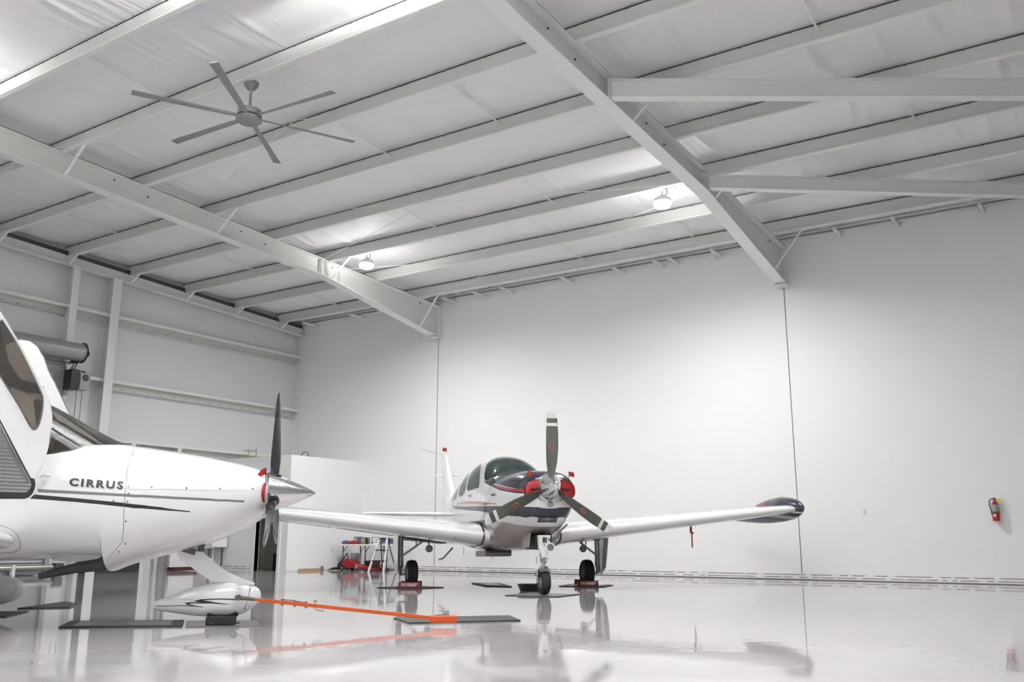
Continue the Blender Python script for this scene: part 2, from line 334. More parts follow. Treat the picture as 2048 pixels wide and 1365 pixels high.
# girts
for i, (z, segs, lab) in enumerate(((5.99, ((YF, 11.37), (11.39, 12.41), (12.43, D - .05)), 'uppermost white girt along the left wall'), (4.43, ((11.39, 12.41), (12.43, D - .05)), 'middle white girt along the left wall, level with the door motor'), (3.06, ((11.39, 12.41), (12.43, D - .05)), 'lowest white girt along the left wall, just above the small room'))):
    t = thing('wall_girt', lab, 'girt', (XL, 0, z), group='girts of the left wall')
    for a, c in segs:
        m = MB(); m.bb((-.18, a, -.006), (0, c, 0)); m.bb((-.004, a, -.075), (0.002, c, 0)); m.build('top_flange', M_steel_l, t)
        m = MB(); m.bb((-.186, a, -.225), (-.18, c, -.0)); m.bb((-.19, a, -.232), (-.09, c, -.225)); m.build('web', M_steel, t)
        m = MB(); y = a + .2
        while y < c - .05:
            if y > 6: m.tube([(-.184, y, -.18), (-.168, y, -.18)], .011, 6)
            y += .36
        if m.v: s = m.build('bolt_row', M_mdark, t); s['kind'] = 'stuff'
# corner trim line
b = MB(); b.bb((XL - .02, D - .05, 0), (XL + .01, D - .02, 6.6)); struct(b.build('trim_5', M_steel_l))
# flange braces
def brace(a, c, lab, r=.018):
    a, c = Vector(a), Vector(c); m = MB(); m.beam(a, c, [(-.028, -.003), (.028, -.003), (.028, .003), (-.022, .003), (-.022, .04), (-.028, .04)]); o = m.build('flange_brace', M_steel_l)
    return tag(o, lab, 'brace', 'angle braces between rafters and purlins')
def zb(y): return 6.59 + (14.15 - y) * .0385 if y < 14.15 else 6.59 - (y - 14.15) * .147
PB = lambda y: PT(y) - PD + .02
for X, ks, nm in ((X1, (6, 4, 2, 0), 'left rafter'), (X2, (4, 2, 0), 'right rafter')):
    for k in ks:
        y = PY[k]; brace((X + .10, y + .03, zb(y) + .004), (X + (.74 if X == X1 or k == 0 else .50), y - .04, PB(y) - (0 if X == X1 or k == 0 else .10)), 'thin angle brace on the %s at the %s purlin from the back wall' % (nm, ORD[k]))
for k in range(0, 7):
    y = PY[k]; brace((XL + .07, y - .03, 6.60 + PT(y) - PT(D)), (XL + .42, y - .04, PB(y)), 'short brace on the left gable beam at the ' + ORD[k] + ' purlin from the back wall')
# bridging bars between purlins
for i, (x, k) in enumerate(((-17.6, 5), (-16.9, 3), (-17.2, 1), (-9.9, 5), (-11.3, 3), (-8.5, 3), (-9.6, 1), (-6.9, 1), (-11.6, 7), (-15.6, 7), (-2.6, 5), (-2.0, 3), (-7.6, 5))):
    m = MB(); ya, yb = PY[k], PY[k - 1]; m.beam((x, ya + .02, PT(ya) - .05), (x, yb - .01, PT(yb) - .11), [(-.014, 0), (.014, 0), (.014, .003), (-.011, .003), (-.011, .028), (-.014, .028)])
    where = 'left of the left rafter' if x < X1 else ('right of the right rafter' if x > X2 else 'between the two rafters')
    tag(m.build('bridging_bar', M_steel_l), 'slim bar from %s to %s purlin %s, %s' % (ORD[k - 1], ORD[k], where, {-9.9: 'just right of the fan', -11.3: 'nearer the left rafter', -8.5: 'nearer the right rafter', -9.6: 'at mid bay', -6.9: 'under the right lamp', -7.6: 'nearer the right rafter'}.get(x, 'alone in its bay')), 'bar', 'bridging bars between purlins')
# cross rods
for (xa, ya), (xb, yb), lab in (((-14.45, 7.72), (-5.5, 10.66), 'faint tie rod from the left rafter past the fan to the right rafter'),
    ((-14.45, 10.72), (-5.5, 7.52), 'faint tie rod rising from the left rafter behind the fan'),
    ((-14.45, 14.18), (-5.5, 11.17), 'faint tie rod from above the left lamp up to the right rafter'),
    ((-14.45, 11.29), (-5.5, 14.53), 'faint tie rod from the left rafter to the right lamp'),
    ((-14.45, 17.7), (-5.5, 14.7), 'faint tie rod from the lower end of the left rafter to the right lamp'),
    ((-14.45, 14.9), (-5.5, 17.8), 'faint tie rod from the left lamp to the lower end of the right rafter'),
    ((-19.4, 9.1), (-14.6, 7.4), 'faint tie rod left of the left rafter, near the top left corner')):
    m = MB(); m.tube([(xa, ya, PT(ya) - .30), (xb, yb, PT(yb) - .30)], .005, 6); tag(m.build('tie_rod', M_steel_l), lab, 'rod', 'roof tie rods')
# diagonal struts at the right
for (xa, ya), (xb, yb), zt, zz, lab in (((-5.28, 10.53), (3.6, 16.28), 7.01, 6.735, 'upper of two broad white struts running right from the right rafter'), ((-5.28, 14.16), (.46, 18.44), 6.865, 6.62, 'lower of two broad white struts running right from the right rafter')):
    m = MB(); m.beam((xa, ya, zz), (xb, yb, zz), I_PROF(.15, zt - zz)); t = tag(m.build('diagonal_strut', M_steel_l), lab, 'strut')
    m = MB(); m.box((xa - .0, ya, (zt + zz) / 2), (.02, .18, zt - zz + .03)); m.build('end_plate', M_steel, t)
# roller shutter door in the left wall
t = thing('door_1', 'grey steel roller shutter', 'door'); del t['category']; del t['label']; t['kind'] = 'structure'
m = MB(); n = 62; rings = []
za, zt_ = .02, 4.75
prof = []
for i in range(n * 6 + 1):
    z = za + (zt_ - za) * i / (n * 6); ph = (i % 6) / 6; prof.append((XL + .06 + .014 * math.sin(2 * PI * ph), z))
m.loft([[(x, y, z) for x, z in prof] for y in (7.4, 11.34)], cap=False, closed=False); m.build('shutter_curtain', M_zinc, t, smooth=0)
m = MB(); m.lathe([(.0, 0), (.205, 0), (.205, 4.35), (.0, 4.35)], (XL + .28, 7.25, 4.87), (0, 1, 0), 14); m.build('coil_hood', M_zinc, t, smooth=30)
m = MB(); m.lathe([(0, 0), (.235, 0), (.235, .012), (0, .012)], (XL + .28, 11.6, 4.87), (0, 1, 0), 24); m.tube([(XL + .28, 11.6, 4.87), (XL + .28, 11.74, 4.87)], .07, 12); m.build('coil_end_plate', M_black, t, smooth=30)
m = MB(); m.bb((XL + .02, 11.34, 0), (XL + .14, 11.44, 4.66)); m.build('guide_rail', M_metal, t)
m = MB(); m.bb((XL + .03, 7.4, .02), (XL + .11, 11.34, .14)); m.build('bottom_bar', M_zinc, t)
# motor of the roller door
t = thing('door_motor', 'black and grey door motor box hanging beside the roller shutter guide rail', 'motor', (XL + .2, 11.5, 4.0))
m = MB(); m.bb((-.1, -.17, 0), (.2, .02, .46)); m.build('motor_case', M_black, t, bevel=.01)
m = MB(); m.bb((-.06, .03, .02), (.24, .26, .40)); m.build('control_box', mat('grey_box_enamel', (.33, .34, .36), .45), t, bevel=.008)
m = MB(); m.lathe([(0, 0), (.075, 0), (.075, .004), (0, .004)], (.242, .145, .29), (1, 0, 0), 20); o = m.build('oval_badge', M_black, t); o.scale = (1, 1, 1)
m = MB(); m.lathe([(0, 0), (.045, 0), (.045, .004), (0, .004)], (.246, .145, .29), (1, 0, 0), 20); m.build('badge_centre', mat('badge_grey', (.05, .05, .05), .4), o)
m = MB(); m.tube([(.05, -.05, .46), (.08, .12, .84)], .012, 6); m.tube([(.05, -.1, .46), (.08, -.02, .76)], .012, 6); m.build('drive_chain', M_black, t)
m = MB(); m.tube([(.1, .05, 0), (.1, .06, -2.6)], .008, 6); m.tube([(.1, .18, 0), (.1, .18, -2.6)], .008, 6); m.build('hand_chain', M_mdark, t)
m = MB(); m.bb((-.04, -.02, .46), (.02, .22, .475)); m.tube([(0, .2, .47), (0, .26, .46)], .02, 8); m.build('lever', M_black, t)
m = MB(); m.bb((-.05, -.08, .62), (.05, .04, .74)); m.build('sprocket_bracket', M_black, t)
# dark doorway further right in the left wall
t = thing('door_2', '', ''); del t['category']; del t['label']; t['kind'] = 'structure'
m = MB(); m.bb((XL - .2, 12.2, 0), (XL - .02, 13.75, 2.1)); m.build('dark_door_panel', mat('dark_door_paint', (.03, .03, .032), .35), t)
m = MB(); m.bb((XL - .2, 12.1, 0), (XL, 12.2, 2.2)); m.bb((XL - .2, 13.75, 0), (XL, 13.85, 2.2)); m.bb((XL - .2, 12.1, 2.1), (XL, 13.85, 2.2)); m.build('door_frame', M_steel, t)
# ------------------------------------------------------------------ small room in the corner
AX, AY, AH = -17.0, 15.96, 2.81
b = MB(); dx0, dx1, dh = -18.13, -17.32, 2.05
b.bb((XL - .2, AY, 0), (dx0, AY + .12, AH)); b.bb((dx1, AY, 0), (AX, AY + .12, AH)); b.bb((dx0, AY, dh), (dx1, AY + .12, AH))
o = struct(b.build('wall_room_front', M_wall))
b = MB(); b.bb((AX - .12, AY + .12, 0), (AX, D, AH)); struct(b.build('wall_room_right', M_wall))
b = MB(); b.bb((XL - .2, AY + .12, AH - .12), (AX - .12, D, AH - .02)); struct(b.build('ceiling_room', M_wall))
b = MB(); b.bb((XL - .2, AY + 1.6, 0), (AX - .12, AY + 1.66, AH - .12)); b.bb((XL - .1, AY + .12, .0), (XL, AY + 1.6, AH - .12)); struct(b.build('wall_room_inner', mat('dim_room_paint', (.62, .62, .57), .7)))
b = MB(); b.bb((dx0 - .09, AY - .02, 0), (dx0, AY + .13, dh + .08)); b.bb((dx1, AY - .02, 0), (dx1 + .09, AY + .13, dh + .08)); b.bb((dx0, AY - .02, dh), (dx1, AY + .13, dh + .08)); struct(b.build('door_3_frame', M_wall))
b = MB(); b.bb((AX, AY, .01), (AX + .008, D, .13)); struct(b.build('baseboard_room', M_wall))
b = MB(); b.bb((XL, AY - .008, .01), (dx0 - .1, AY + .01, .13)); struct(b.build('baseboard_left', M_base))
b = MB(); b.bb((-18.05, 16.5, 0), (-17.92, 16.8, .42)); tag(b.build('waste_bin', M_black), 'small black bin standing in the dark doorway of the corner room', 'bin')
b = MB(); b.bb((-17.52, 17.1, .55), (-17.40, 17.5, 1.35)); tag(b.build('narrow_red_object', mat('dark_red_matte', (.22, .01, .02), .8)), 'narrow dark red object inside the dark doorway', 'object')  # unidentified narrow red object, plain box
# rail on the room roof
t = thing('guard_rail', 'short pale yellow rail standing on top of the corner room', 'railing', (-20.5 + 1.5, 16.6, AH - .02))
m = MB(); x = -19.2 + 19.0
for dx in (-.32, -.02): m.tube([(dx, 0, 0), (dx, 0, .34)], .014, 8)
m.build('post', M_yel, t); m = MB(); m.tube([(-.52, 0, .30), (-.32, 0, .30)], .014, 8); m.tube([(-.32, 0, .27), (.0, 0, .27)], .014, 8); m.build('bar', M_yel, t)
m = MB(); m.tube([(-17.9, 17.1, AH), (-17.85, 17.1, AH + .14), (-17.75, 17.1, AH + .2), (-17.62, 17.1, AH + .16), (-17.55, 17.1, AH)], .012, 8); m.bb((-17.66, 17.0, AH - .02), (-17.5, 17.2, AH + .07)); tag(m.build('cable_loop', M_mdark), 'grey looped cable lying on top of the corner room', 'cable')
# cable bundle under the lowest girt
m = MB()
for k in range(4):
    m.tube([(XL - .08 + .03 * k, 13.35 + i * .11, 2.84 + .05 * math.sin(i * .6 + k) - .012 * k) for i in range(11)], .016, 6)
tag(m.build('cable_bundle', M_mdark), 'bundle of dark cables slung under the lowest girt of the left wall', 'cables')
for y, nm in ((13.25, 'left'), (14.55, 'right')):
    m = MB(); m.bb((XL - .225, y, 2.2), (XL + .0, y + .12, 2.98)); tag(m.build('junction_bracket', M_steel_l), 'small grey bracket at the %s end of the dark cable bundle' % nm, 'bracket')
# utility sink on the left wall beside the room
t = thing('utility_sink', 'white utility sink on the left wall beside the corner room', 'sink', (XL, 15.68, 0))
m = MB(); x0, x1, y0, y1, z0, z1 = -.1, .45, -.27, .24, .55, .95
m.bb((x0, y0, z0), (x1, y1, z0 + .03)); m.bb((x0, y0, z0), (x1, y0 + .025, z1)); m.bb((x0, y1 - .025, z0), (x1, y1, z1)); m.bb((x1 - .025, y0, z0), (x1, y1, z1)); m.bb((x0, y0, z0), (x0 + .025, y1, z1)); m.build('basin', M_wall, t, bevel=.01)
m = MB(); m.tube([(.2, 0, .56), (.2, 0, .22), (.19, -.02, .15), (.17, -.07, .13), (.15, -.12, .16), (.13, -.13, .22)], .028, 10); m.build('drain_trap', M_wall, t, smooth=40)
m = MB(); m.tube([(.05, .1, .56), (.05, .1, .25), (-.1, .1, .25)], .015, 8); m.build('supply_pipe', M_mdark, t)
m = MB(); m.tube([(.3, -.2, .56), (.3, -.22, 0)], .02, 8); m.build('leg', M_mdark, t); m = MB(); m.tube([(.3, .2, .56), (.3, .2, 0)], .02, 8); m.build('leg', M_mdark, t)
t = thing('downpipe', 'grey downpipe running up the left wall beyond the white nose gear leg', 'pipe', (XL + .05, 14.35, 0))
m = MB(); m.bb((0, -.14, 0), (.08, -.03, 2.2)); m.bb((0, .03, 0), (.06, .08, 2.2)); m.build('pipe_run', M_metal, t)
m = MB(); m.bb((XL - .1, 14.5, .02), (XL + .3, 15.15, .10)); tag(m.build('dark_red_sill', mat('dark_red_wood', (.09, .02, .02), .5)), 'dark red low sill at the foot of the left wall', 'sill')
m = MB(); m.bb((XL - .1, 14.48, .10), (XL + .12, 15.2, .42)); tag(m.build('wall_panel', M_wall), 'pale low panel above the dark red sill at the left wall', 'panel')
t = thing('floor_conduit', 'grey horizontal pipe run low along the left wall under the roller door', 'pipe', (XL + .16, 8.2, .03))
m = MB(); m.tube([(0, 0, .13), (0, 3.35, .13)], .06, 12); m.build('pipe_run', M_metal, t, smooth=40)
for y in (.9, 2.4): m = MB(); m.bb((-.02, y, -.03), (.09, y + .06, .2)); m.build('clamp', M_wall, t)
m = MB(); m.bb((-.05, 3.32, 0), (.1, 3.5, .22)); m.build('end_box', M_mdark, t)
# outlet plates
def outlet(loc, rz, lab):
    t = thing('wall_outlet', lab, 'outlet', loc, rz)
    m = MB(); m.bb((-.036, -.006, -.058), (.036, .002, .058)); m.build('cover_plate', M_wall, t, bevel=.002)
    m = MB()
    for z in (-.025, .025): m.bb((-.017, -.009, z - .016), (.017, -.005, z + .016))
    m.build('socket', mat('outlet_grey', (.45, .45, .45), .5), t)
outlet((-4.14, D - .002, 1.29), 0, 'white power outlet plate on the back wall, left of the fire extinguisher')
outlet((AX + .004, 17.5, .538), PI / 2, 'white power outlet plate on the side of the corner room near the table')
# ------------------------------------------------------------------ fire extinguisher
t = thing('fire_extinguisher', 'red fire extinguisher with black hose hanging on the back wall', 'fire extinguisher', (-1.895, D - .095, 1.09))
m = MB(); m.lathe([(.0, 0), (.058, .004), (.062, .02), (.062, .27), (.056, .30), (.04, .325), (.022, .34), (.022, .355), (0, .355)], n=28); m.build('cylinder', mat('extinguisher_red', (.30, .012, .012), .3, coat=.6), t, smooth=40)
m = MB(); m.lathe([(.0635, .165), (.0635, .29)], n=28); m.build('grey_band', mat('grey_band_surface', (.30, .31, .31), .5), t, smooth=40)  # grey band around the upper part of the cylinder
m = MB(); m.lathe([(0, -.0645), (.024, -.0645), (.024, -.066), (0, -.066)], (-.012, 0, .1), (0, 1, 0), 20); m.build('round_badge', M_lbl, t)
m = MB(); m.tube([(0, 0, .35), (0, 0, .40)], .018, 10); m.bb((-.02, -.02, .37), (.025, .02, .41)); m.build('valve', M_redcloth, t, bevel=.003)
m = MB(); m.bb((-.025, -.016, .405), (.07, .016, .412)); m.box((.02, 0, .428), (.11, .024, .006), ry=-.25); m.build('lever', M_chrome, t)
m = MB(); m.tube([(-.02, 0, .395), (-.055, -.01, .39), (-.082, -.015, .35), (-.085, -.015, .28), (-.07, -.015, .21), (-.062, -.015, .17)], .009, 8); m.tube([(-.062, -.015, .19), (-.058, -.015, .12)], .013, 8); m.build('hose', M_black, t, smooth=40)
m = MB(); m.box((.075, -.02, .365), (.075, .003, .05), ry=.5); m.build('inspection_tag', M_yellow, t)
m = MB(); m.bb((-.02, .05, .05), (.02, .098, .36)); m.lathe([(.066, 0), (.066, .02)], (0, 0, .15), n=24); m.build('wall_bracket', M_mdark, t)
# ------------------------------------------------------------------ ceiling fan
FX, FY = -9.86, 8.09
t = thing('ceiling_fan', 'large grey six-bladed ceiling fan hanging from the purlins', 'ceiling fan', (FX, FY, 6.70))
m = MB(); m.lathe([(0, .53), (.10, .53), (.11, .52), (.10, .47), (.06, .42), (.02, .41)], n=24); m.build('canopy', M_fan, t, smooth=40)
m = MB(); m.tube([(0, 0, .44), (0, 0, .10)], .019, 12); m.lathe([(.03, .1), (.055, .07), (.06, .05)]); m.build('downrod', M_fan, t, smooth=40)
m = MB(); m.lathe([(0, .115), (.13, .11), (.165, .09), (.17, .0), (0, 0)], n=32); m.build('motor_housing', M_fan, t, smooth=40)
m = MB(); m.lathe([(.176, -.002), (.182, -.015), (.176, -.03)], n=32); m.build('motor_ring', M_black, t, smooth=40)
m = MB(); m.lathe([(0, -.02), (.18, -.03), (.185, -.07), (.15, -.10), (0, -.11)], n=32); m.build('hub_cover', M_fan, t, smooth=40)
def blade_geo():
    m = MB(); rings = []
    for r_, w, tw in ((.14, .06, .25), (.3, .085, .25), (.8, .10, .2), (1.3, .115, .16), (1.58, .13, .12)):
        ring = []
        for k in range(12):
            a = 2 * PI * k / 12; u, v = w / 2 * math.cos(a) * 1.0, .009 * math.sin(a)
            ring.append((r_, u * math.cos(tw) - v * math.sin(tw), u * math.sin(tw) + v * math.cos(tw) - .02 - .01 * r_))
        rings.append(ring)
    return m.loft(rings)
for k in range(6):
    o = blade_geo().build('fan_blade', M_fan, t, smooth=50); o.rotation_euler = (0, 0, math.radians(3 + 60 * k))
# ------------------------------------------------------------------ high-bay lamps
M_emit = mat('lamp_diffuser', (1, 1, 1), .3, emit=(1.0, .985, .96), est=16)
M_lampb = mat('white_lamp_housing', (.62, .62, .60), .4)
def lamp(loc, lab, grp='round high-bay lamps', power=410, upf=.03, spot=170):
    t = thing('high_bay_lamp', lab, 'lamp', loc, group=grp)
    hk = RT(loc[1]) - loc[2] + .05
    m = MB(); m.lathe([(0, .135), (.05, .135), (.06, .10), (.13, .085), (.155, .06), (.16, .02), (.15, 0.0), (0, 0)], n=28); m.build('housing', M_lampb, t, smooth=40)
    m = MB(); m.lathe([(.0, .004), (.155, .002), (.165, -.02), (.14, -.075), (.07, -.10), (0, -.105)], n=28); m.build('diffuser', M_emit, t, smooth=40)
    m = MB(); m.tube([(0, 0, .13), (0, 0, .17)], .012, 8)
    m.tube([(.022 * math.cos(a), 0, .19 + .022 * math.sin(a)) for a in [k * PI / 6 for k in range(13)]], .005, 6); m.tube([(0, 0, .21), (0, 0, max(.26, hk))], .004, 6); m.build('hook', M_metal, t)
    m = MB(); m.tube([(.05, 0, .12), (.09, .0, .16), (.10, 0, .22), (.07, 0, .27), (.05, 0, max(.3, hk))], .006, 6); m.build('power_cord', M_black, t, smooth=40)
    L = bpy.data.lights.new('lamp_light', 'SPOT'); L.energy = power; L.shadow_soft_size = .14; L.spot_size = math.radians(spot); L.spot_blend = .8; L.color = (1, .985, .965)
    lo = bpy.data.objects.new('lamp_light', L); C.objects.link(lo); lo.parent = t; lo.location = (0, 0, -.14)
    L2 = bpy.data.lights.new('added_ceiling_fill', 'SPOT'); L2.spot_size = math.radians(172); L2.spot_blend = .3; L2.energy = power * upf; L2.shadow_soft_size = .10; L2.color = (1, .985, .965)
    l2 = bpy.data.objects.new('added_ceiling_fill', L2); C.objects.link(l2); l2.parent = t; l2.location = (0, 0, -.22 if upf < .1 else -.3); l2.rotation_euler = (PI, 0, 0)  # added upward spot under the housing, brightens the ceiling
lamp((-6.4, 14.73, 6.79), 'glowing round high-bay lamp close left of the right rafter')
lamp((-13.50, 14.6, 6.77), 'glowing round high-bay lamp close right of the left rafter')
for x, y, pw, uf, w in ((-13.5, 5.2, 40, .5, 'over the near aircraft, second row from the back wall'), (-6.4, 5.2, 90, 9.5, 'above the tow bar, second row from the back wall'), (-2.8, 5.4, 380, 2.4, 'above the open floor right of the tow bar, second row'),
    (-13.5, -4.3, 60, 13, 'over the entrance side of the hall, left'), (-6.4, -4.3, 80, 10, 'over the entrance side of the hall, middle'), (.7, -4.3, 110, 8, 'over the entrance side of the hall, right')):
    lamp((x, y, 6.85 + .0414 * (14.7 - y)), 'unseen round high-bay lamp ' + w, power=pw, upf=uf, spot=172)  # unseen lamps; upward fill added to brighten and even out the ceiling
# ------------------------------------------------------------------ mats, trays, chocks
def mat_quad(pts, lab, m_=None, name='rubber_mat', cat='mat', h=.012, rim=None, inner=None):
    c = [sum(p[i] for p in pts) / len(pts) for i in (0, 1)]
    t = thing(name, lab, cat, (c[0], c[1], 0)); q = [(p[0] - c[0], p[1] - c[1]) for p in pts]
    m = MB(); m.prism(q, lambda u, v, s: (u, v, .001 + s * h)); m.build('slab', m_ or M_mat, t)
    if inner:
        m = MB(); m.prism([(u * inner[0], v * inner[0]) for u, v in q], lambda u, v, s: (u, v, h + .0012 + s * .002)); m.build('tread', inner[1], t)
    return t
def rot_quad(cx, cy_, w, d, a): 
    c, s = math.cos(a), math.sin(a); return [(cx + c * u - s * v, cy_ + s * u + c * v) for u, v in ((-w/2, -d/2), (w/2, -d/2), (w/2, d/2), (-w/2, d/2))]
mat_quad([(-7.60, 4.62), (-6.83, 5.27), (-7.33, 5.67), (-8.08, 5.02)], 'long black framed mat lying left of the white nose wheel', inner=(.8, mat('worn_tray_grey', (.10, .10, .10), .3)))
mat_quad([(-6.79, 5.27), (-6.32, 5.67), (-6.80, 6.06), (-7.28, 5.66)], 'grey metal drip tray under the nose wheel of the near aircraft', M_matg, 'drip_tray', 'tray', .008)
mat_quad([(-5.45, 6.62), (-4.78, 7.42), (-5.17, 7.82), (-5.92, 6.96)], 'long dark grey mat under the orange tow bar head')
mat_quad([(-10.05, 5.62), (-9.72, 6.02), (-10.16, 6.40), (-10.7, 6.55)], 'small dark mat on the floor behind the near aircraft, left edge of the hall')
mat_quad([(-9.71, 13.48), (-8.89, 12.72), (-8.44, 12.84), (-9.32, 13.76)], 'empty dark framed mat on the floor between the far aircraft wheels', inner=(.6, M_matg))
BU = (math.cos(-.739), math.sin(-.739)); BO = (-6.514, 10.881)
def BW(x, y): return (BO[0] + BU[0] * x - BU[1] * y, BO[1] + BU[1] * x + BU[0] * y)
p = BW(-2.85, -1.49); mat_quad(rot_quad(p[0], p[1], .75, .75, -.1), 'dark mat under the main wheel beside the table side of the far aircraft', h=.01)
p = BW(-2.85, 1.46); mat_quad(rot_quad(p[0], p[1], .75, .7, .25), 'dark mat under the right-hand main wheel of the far aircraft', h=.01, inner=(.72, M_matg))
p = BW(-.42, .0); mat_quad(rot_quad(p[0] - .0, p[1] + .0, .78, .78, .1), 'thin dark mat under the nose wheel of the far aircraft', h=.008, inner=(.9, M_matg))
CU = (math.cos(math.radians(44.3)), math.sin(math.radians(44.3))); CO = (-6.496, 5.904)
def CW(x, y): return (CO[0] + CU[0] * x - CU[1] * y, CO[1] + CU[1] * x + CU[0] * y)
p = CW(-2.95, 1.5); mat_quad(rot_quad(p[0], p[1], .9, .7, .77), 'dark mat under the far main wheel of the near aircraft', h=.01)
t = thing('drip_pan', 'round black drip pan on the floor behind the nose wheel of the far aircraft', 'pan', (-7.55, 11.98, 0))
m = MB(); m.lathe([(0, .004), (.15, .004), (.19, .095), (.2, .1), (.185, .1), (.148, .012), (0, .012)], n=32); m.build('pan', M_black, t, smooth=40)
def text_obj(s, size, parent, mt, place, bold=.0, ext=0, name='lettering', spacing=1.0):
    cu = bpy.data.curves.new(name, 'FONT'); cu.body = s; cu.size = size; cu.align_x = 'CENTER'; cu.align_y = 'CENTER'; cu.offset = bold; cu.space_character = spacing; cu.resolution_u = 3; cu.extrude = ext
    o = bpy.data.objects.new(name, cu); C.objects.link(o); dg = bpy.context.evaluated_depsgraph_get(); dg.update()
    me = bpy.data.meshes.new_from_object(o.evaluated_get(dg)); C.objects.unlink(o); bpy.data.objects.remove(o)
    if place: 
        for v in me.vertices: v.co = place(v.co)
    me.materials.clear(); me.materials.append(mt); q = bpy.data.objects.new(name, me); C.objects.link(q); q.parent = parent; return q
def chock(cx, cy_, lab):
    t = thing('wheel_chock', lab, 'chock', (cx, cy_, .012), -.01, group=None)
    az = math.atan2(cy_, cx); face = az + PI / 2 - PI   # length square to the line of sight of the wheel row
    t.rotation_euler = (0, 0, .62)
    for k, yo in enumerate((-.235, .235)):
        m = MB(); m.prism([(-.05, 0), (.05, 0), (.05, .03), (.02, .085), (-.02, .085), (-.05, .03)], lambda u, v, s: (-.17 + .34 * s, u + yo, v)); o = m.build('chock_block', M_chock, t, bevel=.004)
        if k == 0: text_obj('N1066P', .078, o, M_bladew, lambda c: Vector((c.x * .97, yo - .054 + .0, .043 + c.y * .85)), bold=.003)
    m = MB(); m.tube([(-.17, -.235, .03), (-.2, -.1, .01), (-.2, .1, .01), (-.17, .235, .03)], .008, 6); m.build('rope', M_bladew, t)
p = BW(-2.85, -1.49); chock(p[0], p[1], 'red wheel chock pair lettered N1066P at the main wheel nearer the table')
p = BW(-2.85, 1.46); chock(p[0], p[1], 'red wheel chock pair lettered N1066P at the right-hand main wheel of the far aircraft')
# ------------------------------------------------------------------ table corner
t = thing('folding_table', 'white-topped folding table with grey legs against the back wall', 'table', (-15.9, 17.85, 0))
m = MB(); m.bb((-.93, -.32, .61), (.78, .36, .648)); m.build('tabletop', M_wall, t, bevel=.01)
for x, y in ((-.80, -.26), (-.72, .3), (-.28, -.0), (.35, .0), (.62, .3), (.66, -.26)):
    m = MB(); m.tube([(x, y, .61), (x, y, 0)], .016, 8); m.tube([(x, y, .44), (x + (.14 if x < 0 else -.14), y, .61)], .009, 6); m.build('leg', M_mdark, t)
TZ = .648
def item(name, lab, cat, bm, mt, **k): return tag(bm.build(name, mt, **k), lab, cat)
m = MB(); m.lathe([(0, 0), (.11, .005), (.12, .05), (.09, .085), (0, .1)], (-16.7, 17.7, TZ), n=18); item('tool_bag', 'dark navy soft bag at the left end of the table', 'bag', m, M_blue, smooth=40)
m = MB(); m.lathe([(0, 0), (.15, .005), (.16, .05), (.10, .085), (0, .1)], (-16.42, 17.68, TZ), n=18); item('red_bag', 'red soft bag next to the dark one on the table', 'bag', m, M_redcloth, smooth=40)
M_boxg = mat('printed_grey_carton', (.25, .26, .32), .6, bump=(30, .1, .5))
for cx, w, h, lab in ((-16.55, .17, .19, 'grey printed carton at the back of the table, behind the red bag'), (-16.31, .18, .17, 'small grey carton standing left of the green jug'), (-15.96, .14, .18, 'tall narrow grey carton right of the green jug')):
    t = thing('carton', lab, 'box', (cx, 17.98, TZ), group=None); m = MB(); m.bb((-w / 2, -.08, 0), (w / 2, .08, h)); m.build('box_body', M_boxg, t, bevel=.004)
    m = MB(); m.bb((-w * .3, -.083, h * .35), (-w * .1, -.08, h * .85)); m.bb((-w * .02, -.083, h * .35), (w * .05, -.08, h * .8)); m.build('print_panel', M_bladew, t)
t = thing('jug', 'yellow green oil jug with black back standing on the table', 'jug', (-16.16, 17.82, TZ))
m = MB(); m.prism([(-.06, 0), (.02, 0), (.02, .15), (-.01, .17), (-.04, .13)], lambda u, v, s: (u, -.03 + .06 * s, v)); m.build('bottle', mat('olive_plastic', (.32, .33, .06), .4), t, bevel=.006)
m = MB(); m.prism([(.02, 0), (.055, 0), (.055, .13), (.03, .165), (-.01, .18), (-.02, .168), (.02, .15)], lambda u, v, s: (u, -.03 + .06 * s, v)); m.build('handle', M_black, t, bevel=.004)
for z, h, lab in ((TZ, .045, 'flat white box on the table under the one with a black squiggle'), (TZ + .06, .10, 'white box with black squiggle in the middle of the table')):
    t = thing('white_box', lab, 'box', (-15.78, 17.9, z)); m = MB(); m.bb((-.12, -.08, 0), (.12, .08, h)); m.build('box_body', M_wall, t, bevel=.003)
    if h > .08: m = MB(); m.tube([(-.06, -.083, .05), (-.03, -.083, .065), (0, -.083, .045), (.03, -.083, .06), (.06, -.083, .05)], .006, 5); m.build('printed_mark', M_black, t)
    else: m = MB(); m.bb((-.12, -.081, h), (.12, .08, h + .014)); m.build('lid', M_black, t)
t = thing('tool_case', 'dark blue tool case on the orange tray at the right of the table', 'case', (-15.44, 17.86, TZ + .03))
m = MB(); m.box((0, 0, .065), (.36, .22, .12), ry=.08); m.build('case_body', M_blue, t, bevel=.015)
m = MB(); m.bb((.08, -.115, .02), (.16, -.108, .10)); m.build('latch', M_black, t)
m = MB(); m.bb((-15.68, 17.74, TZ), (-15.28, 17.98, TZ + .025)); item('shallow_tray', 'shallow brown tray under the dark blue case on the table', 'tray', m, M_tan2)
